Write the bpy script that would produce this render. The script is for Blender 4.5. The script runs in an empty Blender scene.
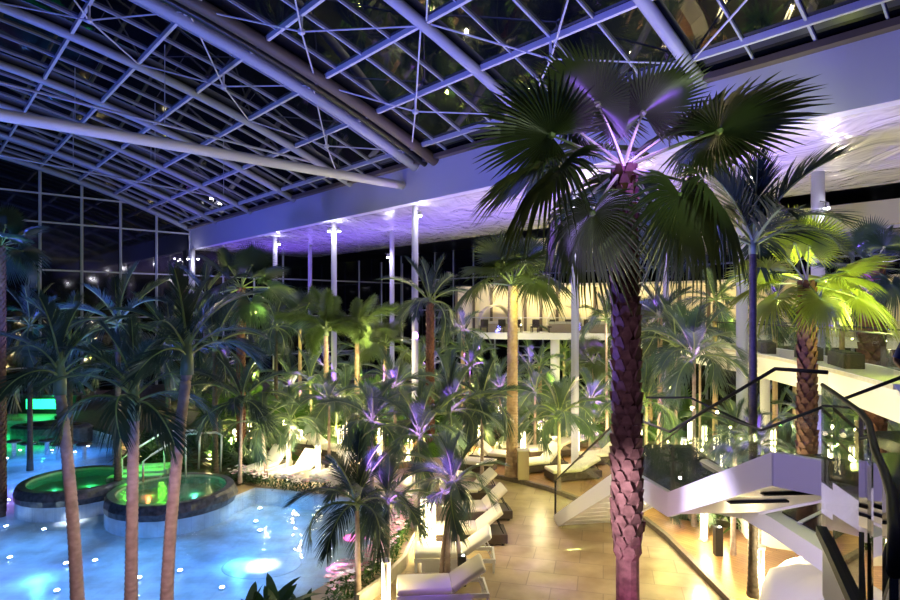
import bpy, bmesh, math, random
from math import sin, cos, pi, radians, sqrt, atan2, exp
from mathutils import Vector, Matrix, Euler
random.seed(7)
COL = bpy.context.scene.collection
SC = bpy.context.scene
F = 600.0; HX = 450.0; HY = 310.0; CZ = 6.6     # survey of the photo: focal length, horizon, eye height

def G(px, py, z=0.0):
    "place on the level z seen at photo point px,py"
    d = F*(CZ-z)/(py-HY)
    return Vector(((px-HX)/F*d, d, z))
def D(px, d, z=0.0):
    return Vector(((px-HX)/F*d, d, z))
def ZH(py, d):
    return CZ-(py-HY)*d/F

# ------------------------------------------------------------------ materials
def _nt(name):
    m = bpy.data.materials.new(name); m.use_nodes = True
    nt = m.node_tree; b = nt.nodes['Principled BSDF']
    return m, nt, b
def N(nt, t, **kw):
    n = nt.nodes.new(t)
    for k, v in kw.items(): setattr(n, k, v)
    return n
def mat(name, col, rough=.5, metal=0, spec=None, emit=None, es=0, noise=None, bump=0, bscale=20, coat=0):
    m, nt, b = _nt(name)
    b.inputs['Base Color'].default_value = (*col, 1)
    b.inputs['Roughness'].default_value = rough
    b.inputs['Metallic'].default_value = metal
    if spec is not None: b.inputs['Specular IOR Level'].default_value = spec
    if coat: b.inputs['Coat Weight'].default_value = coat
    if emit:
        b.inputs['Emission Color'].default_value = (*emit, 1); b.inputs['Emission Strength'].default_value = es
    tc = None
    if noise:
        col2, sc = noise
        tc = N(nt, 'ShaderNodeTexCoord'); n = N(nt, 'ShaderNodeTexNoise'); n.inputs['Scale'].default_value = sc; n.inputs['Detail'].default_value = 4
        r = N(nt, 'ShaderNodeValToRGB'); r.color_ramp.elements[0].position = .35; r.color_ramp.elements[1].position = .65
        r.color_ramp.elements[0].color = (*col, 1); r.color_ramp.elements[1].color = (*col2, 1)
        nt.links.new(tc.outputs['Object'], n.inputs['Vector']); nt.links.new(n.outputs['Fac'], r.inputs['Fac']); nt.links.new(r.outputs['Color'], b.inputs['Base Color'])
    if bump:
        tc = tc or N(nt, 'ShaderNodeTexCoord'); n = N(nt, 'ShaderNodeTexNoise'); n.inputs['Scale'].default_value = bscale; n.inputs['Detail'].default_value = 3
        bp = N(nt, 'ShaderNodeBump'); bp.inputs['Strength'].default_value = bump
        nt.links.new(tc.outputs['Object'], n.inputs['Vector']); nt.links.new(n.outputs['Fac'], bp.inputs['Height']); nt.links.new(bp.outputs['Normal'], b.inputs['Normal'])
    return m
def leafmat(name, c1, c2, trans=.3, rough=.42):
    m, nt, b = _nt(name)
    tc = N(nt, 'ShaderNodeTexCoord'); oi = N(nt, 'ShaderNodeObjectInfo')
    n = N(nt, 'ShaderNodeTexNoise'); n.inputs['Scale'].default_value = 3.0
    ad = N(nt, 'ShaderNodeMath', operation='MULTIPLY_ADD'); ad.inputs[1].default_value = .5; ad.inputs[2].default_value = 0
    ad2 = N(nt, 'ShaderNodeMath', operation='ADD')
    mix = N(nt, 'ShaderNodeMix', data_type='RGBA'); mix.inputs[6].default_value = (*c1, 1); mix.inputs[7].default_value = (*c2, 1)
    nt.links.new(tc.outputs['Object'], n.inputs['Vector']); nt.links.new(n.outputs['Fac'], ad.inputs[0])
    ad3 = N(nt, 'ShaderNodeMath', operation='MULTIPLY'); ad3.inputs[1].default_value = .5
    nt.links.new(oi.outputs['Random'], ad3.inputs[0]); nt.links.new(ad3.outputs[0], ad2.inputs[1]); nt.links.new(ad.outputs[0], ad2.inputs[0])
    nt.links.new(ad2.outputs[0], mix.inputs[0]); nt.links.new(mix.outputs[2], b.inputs['Base Color'])
    b.inputs['Roughness'].default_value = rough
    tr = N(nt, 'ShaderNodeBsdfTranslucent'); nt.links.new(mix.outputs[2], tr.inputs['Color'])
    ms = N(nt, 'ShaderNodeMixShader'); ms.inputs[0].default_value = trans
    out = nt.nodes['Material Output']
    nt.links.new(b.outputs[0], ms.inputs[1]); nt.links.new(tr.outputs[0], ms.inputs[2]); nt.links.new(ms.outputs[0], out.inputs['Surface'])
    return m
def glassmat(name, tint, ior=1.5, rough=.0, bump=0, bscale=1.0, boost=1.0):
    "thin pane: straight transparency plus a Fresnel mirror"
    m = bpy.data.materials.new(name); m.use_nodes = True; nt = m.node_tree; nt.nodes.remove(nt.nodes['Principled BSDF'])
    out = nt.nodes['Material Output']
    t = N(nt, 'ShaderNodeBsdfTransparent'); t.inputs['Color'].default_value = (*tint, 1)
    g = N(nt, 'ShaderNodeBsdfGlossy'); g.inputs['Roughness'].default_value = rough
    geo = N(nt, 'ShaderNodeNewGeometry'); dt = N(nt, 'ShaderNodeVectorMath', operation='DOT_PRODUCT')
    nt.links.new(geo.outputs['Incoming'], dt.inputs[0]); nt.links.new(geo.outputs['Normal'], dt.inputs[1])
    ab = N(nt, 'ShaderNodeMath', operation='ABSOLUTE'); nt.links.new(dt.outputs['Value'], ab.inputs[0])
    om = N(nt, 'ShaderNodeMath', operation='SUBTRACT'); om.inputs[0].default_value = 1; nt.links.new(ab.outputs[0], om.inputs[1])
    pw = N(nt, 'ShaderNodeMath', operation='POWER'); pw.inputs[1].default_value = 5; nt.links.new(om.outputs[0], pw.inputs[0])
    f0 = ((ior-1)/(ior+1))**2
    fr = N(nt, 'ShaderNodeMath', operation='MULTIPLY_ADD'); fr.inputs[1].default_value = 1-f0; fr.inputs[2].default_value = f0; nt.links.new(pw.outputs[0], fr.inputs[0])
    mx = N(nt, 'ShaderNodeMixShader')
    mu = N(nt, 'ShaderNodeMath', operation='MULTIPLY'); mu.inputs[1].default_value = boost; mu.use_clamp = True
    nt.links.new(fr.outputs[0], mu.inputs[0]); nt.links.new(mu.outputs[0], mx.inputs[0])
    nt.links.new(t.outputs[0], mx.inputs[1]); nt.links.new(g.outputs[0], mx.inputs[2]); nt.links.new(mx.outputs[0], out.inputs['Surface'])
    if bump:
        tc = N(nt, 'ShaderNodeTexCoord'); n = N(nt, 'ShaderNodeTexNoise'); n.inputs['Scale'].default_value = bscale; n.inputs['Detail'].default_value = 2
        bp = N(nt, 'ShaderNodeBump'); bp.inputs['Strength'].default_value = bump; bp.inputs['Distance'].default_value = .1
        nt.links.new(tc.outputs['Object'], n.inputs['Vector']); nt.links.new(n.outputs['Fac'], bp.inputs['Height'])
        nt.links.new(bp.outputs['Normal'], g.inputs['Normal'])
    return m
def tilemat(name, c1, c2, mortar, w, h, rot=0, msize=.012, rough=.35, offset=.5, bump=.2, var=None):
    m, nt, b = _nt(name)
    tc = N(nt, 'ShaderNodeTexCoord'); mp = N(nt, 'ShaderNodeMapping'); mp.inputs['Rotation'].default_value = (0, 0, rot)
    br = N(nt, 'ShaderNodeTexBrick'); br.offset = offset
    for k, v in (('Color1', c1), ('Color2', c2), ('Mortar', mortar)): br.inputs[k].default_value = (*v, 1)
    br.inputs['Scale'].default_value = 1; br.inputs['Brick Width'].default_value = w; br.inputs['Row Height'].default_value = h; br.inputs['Mortar Size'].default_value = msize
    nt.links.new(tc.outputs['Object'], mp.inputs['Vector']); nt.links.new(mp.outputs[0], br.inputs['Vector'])
    n = N(nt, 'ShaderNodeTexNoise'); n.inputs['Scale'].default_value = 1.3; n.inputs['Detail'].default_value = 6
    nt.links.new(tc.outputs['Object'], n.inputs['Vector'])
    rp = N(nt, 'ShaderNodeValToRGB'); rp.color_ramp.elements[0].position = .3; rp.color_ramp.elements[1].position = .7
    rp.color_ramp.elements[0].color = (.62, .55, .47, 1); rp.color_ramp.elements[1].color = (1, 1, 1, 1)
    mx = N(nt, 'ShaderNodeMix', data_type='RGBA', blend_type='MULTIPLY'); mx.inputs[0].default_value = 1
    nt.links.new(n.outputs['Fac'], rp.inputs['Fac']); nt.links.new(br.outputs['Color'], mx.inputs[6]); nt.links.new(rp.outputs['Color'], mx.inputs[7])
    nt.links.new(mx.outputs[2], b.inputs['Base Color']); b.inputs['Roughness'].default_value = rough
    bp = N(nt, 'ShaderNodeBump'); bp.inputs['Strength'].default_value = bump; bp.inputs['Distance'].default_value = .01
    inv = N(nt, 'ShaderNodeMath', operation='SUBTRACT'); inv.inputs[0].default_value = 1
    nt.links.new(br.outputs['Fac'], inv.inputs[1]); nt.links.new(inv.outputs[0], bp.inputs['Height']); nt.links.new(bp.outputs['Normal'], b.inputs['Normal'])
    return m

M = {}
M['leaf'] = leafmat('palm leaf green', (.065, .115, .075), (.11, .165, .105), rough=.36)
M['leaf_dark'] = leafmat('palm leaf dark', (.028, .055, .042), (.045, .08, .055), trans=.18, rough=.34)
M['leaf_lit'] = leafmat('fan leaf lit lime', (.20, .25, .03), (.27, .32, .05), trans=.4)  # lamp glow on the lit fans put into the leaf colour
M['leaf_grey'] = leafmat('fan leaf olive', (.065, .095, .035), (.10, .135, .045), trans=.28, rough=.36)
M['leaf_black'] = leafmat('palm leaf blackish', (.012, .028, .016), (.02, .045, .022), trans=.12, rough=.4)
M['plume'] = leafmat('foxtail leaf', (.10, .17, .04), (.16, .24, .06), trans=.35)
M['bush'] = leafmat('shrub leaf', (.04, .11, .02), (.10, .20, .035), trans=.3)
M['bush_dark'] = leafmat('shrub leaf dark', (.02, .06, .018), (.04, .10, .03), trans=.2)
M['hedge'] = leafmat('hedge leaf', (.04, .11, .02), (.08, .17, .03), trans=.2)
M['petal_w'] = mat('white petals', (.85, .78, .84), .6)
M['petal_p'] = mat('pink petals', (.85, .48, .64), .6)
M['bark_red'] = mat('fibrous red bark', (.10, .038, .022), .85, noise=((.19, .085, .055), 9), bump=.5, bscale=40)
M['bark_grey'] = mat('ringed grey bark', (.30, .22, .19), .75, noise=((.42, .32, .28), 7), bump=.3, bscale=30)
M['bark_tan'] = mat('tan bark', (.38, .25, .14), .75, noise=((.5, .36, .22), 8), bump=.3, bscale=30)
M['bark_dark'] = mat('dark ringed bark', (.05, .036, .026), .7, noise=((.10, .075, .05), 10))
M['shaft'] = mat('green crown shaft', (.16, .22, .11), .45)
M['petiole'] = mat('leaf stalk', (.22, .30, .10), .45)
M['steel'] = mat('lilac white painted steel', (.55, .55, .62), .4)
M['steel_b'] = mat('blue grey painted steel', (.34, .36, .48), .42)
M['bronze'] = mat('bronze coloured steel', (.10, .075, .065), .5)
M['beam'] = mat('beam paint with blue wash', (.50, .50, .64), .45)  # white-lilac paint with some of the blue light wash put into its colour
M['column'] = mat('lilac grey column paint', (.42, .42, .48), .45)
M['white'] = mat('white painted plaster', (.82, .81, .84), .45)
M['cream'] = mat('cream plaster', (.80, .72, .52), .6)
M['concrete'] = mat('cream cast stone', (.62, .57, .45), .7, noise=((.7, .66, .55), 6))
M['dark'] = mat('black powder coat', (.015, .015, .017), .35)
M['rail'] = mat('dark steel rail', (.014, .015, .018), .6, spec=.25)
M['steelbright'] = mat('brushed stainless', (.75, .76, .78), .35, metal=.6)
M['cushion'] = mat('cream cushion', (.80, .75, .64), .85, bump=.15, bscale=60)
M['cushion_w'] = mat('white cushion', (.84, .83, .80), .85, bump=.1, bscale=40)
M['rattan'] = mat('dark brown rattan', (.055, .038, .028), .6, bump=.5, bscale=120)
M['rattan_tan'] = mat('tan plinth', (.5, .40, .26), .6)
M['soil'] = mat('planting soil', (.035, .028, .018), .95, noise=((.06, .075, .025), 5), bump=.5, bscale=12)
M['stone'] = mat('dark pool stone', (.028, .032, .042), .35, noise=((.085, .09, .11), 7), bump=.8, bscale=9)
M['basin'] = tilemat('white pool mosaic', (.80, .86, .90), (.76, .84, .9), (.66, .74, .82), .3, .3, msize=.008, rough=.4, offset=0)
M['jacuzzi'] = tilemat('turquoise mosaic', (.30, .55, .47), (.26, .5, .44), (.3, .42, .4), .15, .15, msize=.01, rough=.4, offset=0)
M['paving'] = tilemat('travertine paving', (.47, .36, .22), (.56, .45, .29), (.33, .26, .17), 1.2, .8, rot=.25, msize=.012, rough=.28)
M['decking'] = tilemat('oak decking', (.36, .20, .08), (.45, .27, .12), (.16, .09, .04), 2.4, .14, rot=.9, msize=.008, rough=.3)
M['kerb'] = mat('dark timber kerb', (.11, .085, .065), .5, noise=((.17, .13, .1), 8))
M['roofglass'] = mat('night glazing', (.002, .003, .006), .025, spec=1.0)
M['roofglass'].node_tree.nodes['Principled BSDF'].inputs['IOR'].default_value = 1.6
M['wallglass'] = mat('dark wall glazing', (.006, .007, .012), .05, spec=.7)
M['glass'] = glassmat('balustrade glass', (.95, .975, .965), 1.45, boost=.6)
M['glass_near'] = glassmat('curved balustrade glass', (.92, .95, .95), 1.5, boost=1.6)
M['water'] = glassmat('pool water', (.80, .93, 1.0), 1.33, bump=.35, bscale=2.2)
M['jwater'] = glassmat('turquoise water', (.55, .85, .75), 1.33, bump=.5, bscale=5)
M['lamp_warm'] = mat('warm tube', (1, .95, .8), .4, emit=(1, .84, .45), es=9)
M['lamp_white'] = mat('cool lens', (1, 1, 1), .4, emit=(.95, .93, 1), es=60)
M['lamp_pool'] = mat('underwater lens', (1, 1, 1), .4, emit=(.8, .95, 1), es=45)
M['lamp_green'] = mat('green lit panel', (.1, 1, .5), .4, emit=(.02, .9, .30), es=2.0)
M['alu'] = mat('satin aluminium', (.62, .58, .5), .35, metal=.8)
M['blackfloor'] = mat('polished black stone', (.012, .014, .02), .10, spec=.4)
M['skin'] = mat('skin', (.32, .17, .10), .5)
M['cloth_blue'] = mat('blue cloth', (.02, .04, .30), .8)
M['cloth_black'] = mat('black cloth', (.006, .006, .008), .85)
M['hair'] = mat('dark hair', (.02, .014, .01), .6)

def soffitmat():
    m, nt, b = _nt('glossy stretch ceiling')
    b.inputs['Base Color'].default_value = (.72, .70, .76, 1); b.inputs['Roughness'].default_value = .16
    b.inputs['Specular IOR Level'].default_value = .8; b.inputs['Coat Weight'].default_value = .6; b.inputs['Coat Roughness'].default_value = .06
    tc = N(nt, 'ShaderNodeTexCoord'); mp = N(nt, 'ShaderNodeMapping'); mp.inputs['Scale'].default_value = (.8, .35, 1); mp.inputs['Rotation'].default_value = (0, 0, -.74)
    n = N(nt, 'ShaderNodeTexNoise'); n.inputs['Scale'].default_value = 1.1; n.inputs['Detail'].default_value = 3; n.inputs['Distortion'].default_value = 1.2
    bp = N(nt, 'ShaderNodeBump'); bp.inputs['Strength'].default_value = .9; bp.inputs['Distance'].default_value = .14
    nt.links.new(tc.outputs['Object'], mp.inputs['Vector']); nt.links.new(mp.outputs[0], n.inputs['Vector']); nt.links.new(n.outputs['Fac'], bp.inputs['Height'])
    nt.links.new(bp.outputs['Normal'], b.inputs['Normal']); nt.links.new(bp.outputs['Normal'], b.inputs['Coat Normal'])
    return m
M['soffit'] = soffitmat()

# ------------------------------------------------------------------ mesh builder
def frame_of(t):
    t = t.normalized(); a = Vector((0, 0, 1)) if abs(t.z) < .95 else Vector((1, 0, 0))
    u = t.cross(a).normalized(); return u, u.cross(t).normalized()
class MB:
    def __init__(s): s.v = []; s.f = []; s.mi = []
    def add(s, vs, fs, mi=0):
        o = len(s.v); s.v += [tuple(p) for p in vs]; s.f += [tuple(i+o for i in f) for f in fs]; s.mi += [mi]*len(fs); return s
    def tube(s, pts, r, n=8, cap=True, mi=0):
        pts = [Vector(p) for p in pts]; k = len(pts); rr = r if isinstance(r, (list, tuple)) else [r]*k
        vs = []; fs = []
        for i, p in enumerate(pts):
            t = (pts[min(i+1, k-1)]-pts[max(i-1, 0)])
            u, w = frame_of(t)
            for j in range(n):
                a = 2*pi*j/n; vs.append(p+(u*cos(a)+w*sin(a))*rr[i])
        for i in range(k-1):
            for j in range(n):
                fs.append((i*n+j, i*n+(j+1) % n, (i+1)*n+(j+1) % n, (i+1)*n+j))
        if cap: fs.append(tuple(range(n-1, -1, -1))); fs.append(tuple((k-1)*n+j for j in range(n)))
        return s.add(vs, fs, mi)
    def bar(s, a, b, w, h, mi=0):
        a = Vector(a); b = Vector(b); u, v = frame_of(b-a); vs = []
        for p in (a, b):
            for x, y in ((-1, -1), (1, -1), (1, 1), (-1, 1)): vs.append(p+u*x*w/2+v*y*h/2)
        return s.add(vs, [(0, 1, 2, 3), (7, 6, 5, 4), (0, 4, 5, 1), (1, 5, 6, 2), (2, 6, 7, 3), (3, 7, 4, 0)], mi)
    def box(s, c, d, rz=0, ry=0, bev=0, mi=0):
        bm = bmesh.new(); bmesh.ops.create_cube(bm, size=1)
        for v in bm.verts: v.co = Vector((v.co.x*d[0], v.co.y*d[1], v.co.z*d[2]))
        if bev: bmesh.ops.bevel(bm, geom=list(bm.edges), offset=bev, segments=2, affect='EDGES', profile=.6)
        mt = Matrix.Translation(Vector(c)) @ Matrix.Rotation(rz, 4, 'Z') @ Matrix.Rotation(ry, 4, 'Y')
        bm.verts.index_update()
        s.add([mt @ v.co for v in bm.verts], [tuple(v.index for v in f.verts) for f in bm.faces], mi); bm.free(); return s
    def lathe(s, prof, c=(0, 0, 0), n=20, mi=0, sx=1, sy=1):
        vs = []; fs = []
        for r, z in prof:
            for j in range(n):
                a = 2*pi*j/n; vs.append((c[0]+r*cos(a)*sx, c[1]+r*sin(a)*sy, c[2]+z))
        for i in range(len(prof)-1):
            for j in range(n): fs.append((i*n+j, i*n+(j+1) % n, (i+1)*n+(j+1) % n, (i+1)*n+j))
        fs.append(tuple(range(n-1, -1, -1))); fs.append(tuple((len(prof)-1)*n+j for j in range(n)))
        return s.add(vs, fs, mi)
    def prism(s, poly, z0, z1, mi=0):
        "z0/z1 may be numbers or per-corner lists"
        n = len(poly); a = z0 if isinstance(z0, (list, tuple)) else [z0]*n; b = z1 if isinstance(z1, (list, tuple)) else [z1]*n
        vs = [(p[0], p[1], a[i]) for i, p in enumerate(poly)]+[(p[0], p[1], b[i]) for i, p in enumerate(poly)]
        fs = [tuple(range(n-1, -1, -1)), tuple(range(n, 2*n))]+[(i, (i+1) % n, n+(i+1) % n, n+i) for i in range(n)]
        return s.add(vs, fs, mi)
    def wall(s, pts, h0, h1, th=.02, mi=0):
        "standing sheet along pts (x,y,z): from z+h0 to z+h1"
        pts = [Vector(p) for p in pts]
        for a, b in zip(pts, pts[1:]):
            t = Vector((b.x-a.x, b.y-a.y, 0)).normalized(); nrm = Vector((-t.y, t.x, 0))*th/2
            vs = []
            for p in (a, b):
                for q, h in ((-1, h0), (1, h0), (1, h1), (-1, h1)): vs.append(p+nrm*q+Vector((0, 0, h)))
            s.add(vs, [(0, 1, 2, 3), (7, 6, 5, 4), (0, 4, 5, 1), (1, 5, 6, 2), (2, 6, 7, 3), (3, 7, 4, 0)], mi)
        return s
    def mesh(s, name, mats, smooth=False):
        me = bpy.data.meshes.new(name); me.from_pydata(s.v, [], s.f)
        for m in (mats if isinstance(mats, (list, tuple)) else [mats]): me.materials.append(m)
        me.polygons.foreach_set('material_index', s.mi)
        if smooth: me.polygons.foreach_set('use_smooth', [True]*len(s.f))
        me.validate(); me.update()
        bm = bmesh.new(); bm.from_mesh(me); bmesh.ops.recalc_face_normals(bm, faces=bm.faces); bm.to_mesh(me); bm.free()
        return me
    def build(s, name, mats, parent=None, smooth=False, loc=None):
        return link(name, s.mesh(name, mats, smooth), parent, loc)
def link(name, data, parent=None, loc=None, rot=None, scale=None):
    o = bpy.data.objects.new(name, data); COL.objects.link(o)
    if parent: o.parent = parent
    if loc is not None: o.location = loc
    if rot is not None: o.rotation_euler = rot
    if scale is not None: o.scale = (scale,)*3 if isinstance(scale, (int, float)) else scale
    return o
def tag(o, label=None, cat=None, group=None, kind=None):
    if label: o['label'] = label
    if cat: o['category'] = cat
    if group: o['group'] = group
    if kind: o['kind'] = kind
    return o
def thing(name, loc, label, cat, group=None, rz=0):
    o = link(name, None, None, loc, (0, 0, rz)); o.empty_display_size = .1
    return tag(o, label, cat, group)
def struct(o, label=None): return tag(o, label, None, None, 'structure')
def copy_tree(o, parent=None):
    c = o.copy(); COL.objects.link(c); c.parent = parent
    for ch in list(o.children): copy_tree(ch, c)
    return c
ORD = 'first second third fourth fifth sixth seventh eighth ninth tenth eleventh twelfth thirteenth fourteenth fifteenth sixteenth seventeenth eighteenth nineteenth twentieth'.split()
ORD += ['twenty-'+w for w in ORD[:9]]+['thirtieth']+['thirty-'+w for w in ORD[:9]]

# ------------------------------------------------------------------ lights
def light(kind, loc, col, e, r=.1, target=None, cone=40, blend=.6):
    if kind == 'POINT': r = min(r, .06) if loc[2] > 0 else r
    l = bpy.data.lights.new(kind.lower()+'_light', kind); l.energy = e; l.color = col
    if kind == 'AREA': l.size = r
    else: l.shadow_soft_size = r
    if kind == 'SPOT': l.spot_size = radians(cone); l.spot_blend = blend
    o = bpy.data.objects.new(l.name, l); COL.objects.link(o); o.location = loc
    if target is not None:
        d = Vector(target)-Vector(loc); o.rotation_euler = d.to_track_quat('-Z', 'Y').to_euler()
    return o
WARM = (1, .78, .32); WARM2 = (1, .86, .5); PURPLE = (.33, .18, 1); LILAC = (.5, .36, 1); BLUE = (.06, .28, 1); LIME = (.9, 1, .2)

# ------------------------------------------------------------------ camera and world
cam = bpy.data.cameras.new('camera'); cam.sensor_width = 36; cam.lens = 24; cam.shift_y = 10/900; cam.clip_start = .05; cam.clip_end = 300
co = bpy.data.objects.new('camera', cam); COL.objects.link(co); co.location = (0, 0, CZ); co.rotation_euler = (pi/2, 0, 0); SC.camera = co
w = bpy.data.worlds.new('night'); SC.world = w; w.use_nodes = True
w.node_tree.nodes['Background'].inputs[0].default_value = (.02, .025, .07, 1); w.node_tree.nodes['Background'].inputs[1].default_value = .25
SC.view_settings.view_transform = 'Standard'; SC.view_settings.look = 'None'; SC.view_settings.exposure = 0.7
cy = SC.cycles; cy.max_bounces = 7; cy.diffuse_bounces = 2; cy.glossy_bounces = 3; cy.transmission_bounces = 3; cy.transparent_max_bounces = 14
cy.sample_clamp_indirect = 4; cy.sample_clamp_direct = 0; cy.caustics_reflective = False; cy.caustics_refractive = False; cy.use_denoising = True

# ------------------------------------------------------------------ the roof: a glass vault resting on a white edge beam
E0 = Vector((-1.2, 29.4)); DV = Vector((-.672, .740)); PV = Vector((.740, .672))
def edge(t, p=0.0):
    q = E0+DV*t+PV*p; return q
def RZ(u): return 13.8+.425*u-.0083*u*u
def R(t, u, dz=0.0):
    q = edge(t, -u); return Vector((q.x, q.y, RZ(u)+dz))
T0, T1, U1 = -34.0, 33.0, 44.0
US = [U1*i/24 for i in range(25)]
mb = MB(); vs = []; fs = []
for i, u in enumerate(US):
    vs += [R(T0, u, .19), R(T1, u, .19)]
for i in range(len(US)-1): fs.append((2*i, 2*i+1, 2*i+3, 2*i+2))
mb.add(vs, fs); struct(mb.build('roof_glass', M['roofglass'], smooth=True), 'dark vaulted glass roof')
ribs = [-27, -20.4, -13.8, -7.2, 6.65, 13.3, 20, 26.6]
for t in ribs:
    struct(MB().tube([R(t, u) for u in US], .2, 10).build('roof_rib', M['steel_b'], smooth=True), 'curved tubular roof rib')
for t, m, r in ((.75, 'steel_b', .26), (-.75, 'bronze', .26), (0, 'dark', .16)):
    struct(MB().tube([R(t, u, -.05) for u in US], r, 10).build('roof_rib', M[m], smooth=True), 'paired curved roof rib')
alltt = sorted(ribs+[0, 33])
PU = [1.0+2.55*i for i in range(17)]
for u in PU:
    struct(MB().bar(R(T0, u, .09), R(T1, u, .09), .12, .2).build('roof_purlin', M['steel'], smooth=False), 'straight roof purlin')
mb = MB()
for a, b in zip(alltt, alltt[1:]):
    for k in (1, 2, 3):
        t = a+(b-a)*k/4; P = [R(t, u, .145) for u in US]
        for p, q in zip(P, P[1:]): mb.bar(p, q, .055 if k != 2 else .08, .1)
struct(mb.build('trim_1', M['steel_b']), 'thin roof glazing bars')
for bi, (a, b) in enumerate(zip(alltt, alltt[1:])):     # star braces hanging under the glazing
    for k in range(1, 9, 2):
        if a < -22 or a > 3: continue
        uc = PU[k]; tm = (a+b)/2; c = R(tm, uc, -.55)
        mb = MB()
        mb.lathe([(.04, -.12), (.13, -.06), (.13, .06), (.04, .12)], c, 8)
        for (dt, du) in ((-1, -1), (-1, 1), (1, -1), (1, 1)):
            mb.tube([c, R(tm+dt*(b-a)*.46, uc+du*2.45, .0)], .032, 5)
        mb.tube([c, R(tm, uc, .1)], .05, 5)
        struct(mb.build('roof_brace', M['steel']), 'four-armed star brace under the roof glass')
# horizontal tie tubes
for t, z, r in ((1.7, 12.95, .21),):
    a = edge(t, -.1); b = edge(t, -42)
    struct(MB().tube([(a.x, a.y, z), (b.x, b.y, z)], r, 14).build('roof_tie', M['steel'], smooth=True), 'thick straight tie tube crossing below the vault')
for t, z, u1 in ((6.65, 15.0, 30), (20, 14.8, 30)):
    a = R(t, 2.0); b = R(t, 40.0)
    P = [a+(b-a)*i/12+Vector((0, 0, -.2*sin(pi*i/12))) for i in range(13)]
    struct(MB().tube(P, .06, 6).build('roof_tie', M['steel_b'], smooth=True), 'thin tie rod under the vault')
# hangers
for t, u in ((10, 6), (10, 9.5), (10, 13), (16, 8), (16, 12), (3.5, 11)):
    p = R(t, u)
    MBo = MB().tube([p, (p.x, p.y, p.z-3.2)], .018, 5)
    struct(MBo.build('roof_hanger', M['steel_b']), 'thin vertical hanger under the roof')
# edge beam, soffit and the ceilings behind
def strip(p0, p1, z0, z1, ta=T0, tb=T1+.2):
    a, b, c, d = edge(ta, p0), edge(tb, p0), edge(tb, p1), edge(ta, p1)
    return MB().prism([a, b, c, d], z0, z1)
struct(strip(0, .5, 12.0, 13.8).build('edge_beam', M['beam']), 'white edge beam along the roof')
struct(strip(-.35, .9, 13.8, 14.0).build('trim_2', M['bronze']), 'dark gutter above the edge beam')
struct(strip(.5, 12.3, 12.0, 12.2).build('ceiling', M['soffit']), 'glossy lilac stretch ceiling')
struct(strip(12.3, 24.5, 12.9, 13.1).build('ceiling_2', M['dark']), 'dark upper ceiling behind the glossy ceiling')
struct(strip(15, 15.4, 10.6, 11.75, T0, 6).build('trim_3', M['cream']), 'beige bulkhead band')
struct(strip(15.4, 24, 10.45, 10.6, T0, 6).build('ceiling_3', M['soffit']), 'inner ceiling above the gallery')
# back wall, glazed upper part with slim mullions
struct(strip(24, 24.4, 0, 13, T0, T1+8).build('wall_back', M['wallglass']), 'dark glazed back wall')
mb = MB()
for k in range(26):
    q = edge(-33+3.0*k, 23.9); mb.bar((q.x, q.y, 0), (q.x, q.y, 12.9), .12, .15)
for z in (3.2, 6.6, 9.9):
    a, b = edge(T0, 23.9), edge(T1+8, 23.9); mb.bar((a.x, a.y, z), (b.x, b.y, z), .12, .12)
struct(mb.build('window_1', M['steel_b']), 'mullions of the back wall')
# gable wall on the left
ug = [i*44/22 for i in range(23)]
poly = [(edge(33, 0), 0)]+[(edge(33, -u), RZ(u)+.2) for u in ug]+[(edge(33, -44), 0)]
vs = [(q.x, q.y, z) for q, z in poly]
struct(MB().add(vs, [tuple(range(len(vs)))]).build('wall_left', M['wallglass']), 'dark glazed gable wall')
q0, q1 = edge(33, 0), edge(33, 26)
struct(MB().add([(q0.x, q0.y, 0), (q1.x, q1.y, 0), (q1.x, q1.y, 13), (q0.x, q0.y, 13)], [(0, 1, 2, 3)]).build('wall_left_2', M['wallglass']), 'dark glazed end wall')
mb = MB()
for k in range(16):
    u = 2.8*k; q = edge(32.85, -u); mb.bar((q.x, q.y, 0), (q.x, q.y, RZ(u)), .13, .16)
for z in (2.2, 6.0, 9.7, 13.4, 15.6):
    um = 0 if z < 13.8 else (z-13.8)/.36
    a, b = edge(32.85, -um), edge(32.85, -44); mb.bar((a.x, a.y, z), (b.x, b.y, z), .12, .12)
for k in range(1, 9):
    q = edge(32.85, 3*k); mb.bar((q.x, q.y, 0), (q.x, q.y, 12), .12, .14)
for z in (2.2, 6, 9.7):
    a, b = edge(32.85, 0), edge(32.85, 26); mb.bar((a.x, a.y, z), (b.x, b.y, z), .12, .12)
struct(mb.build('window_2', M['steel']), 'mullions of the gable wall')
struct(MB().tube([R(32.7, u) for u in US], .24, 10).build('roof_rib', M['steel_b'], smooth=True), 'curved end rib at the gable')

# ------------------------------------------------------------------ ground, pool, paving
J1 = Vector((-13.8, 22.3)); J2 = Vector((-9.75, 21.1)); RJ1 = 1.95; RJ2 = 2.1
def g2(px, py, z=-.1): p = G(px, py, z); return (p.x, p.y)
arc = lambda c, r, a0, a1, n: [(c.x+r*cos(radians(a0+(a1-a0)*i/n)), c.y+r*sin(radians(a0+(a1-a0)*i/n))) for i in range(n+1)]
pool = [(-24, 12.9), (-6, 12.9), (-3.9, 13.1)]+[g2(*p) for p in ((312, 596), (335, 583), (362, 562), (379, 538), (385, 518), (383, 508), (360, 502), (330, 498), (290, 493))]
pool += [(-7.25, 22.3)]+arc(J2, RJ2, 5, -150, 12)+arc(J1, RJ1, -35, -215, 14)
pool += [(-14.6, 24.6), (-14.4, 25.6), (-15.8, 28.3), (-17.2, 30.6), (-18.0, 32.2), (-19.4, 32.9), (-21.5, 34.4), (-24, 35.6), (-28, 36), (-40, 36), (-40, 13)]
bm = bmesh.new()
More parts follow.
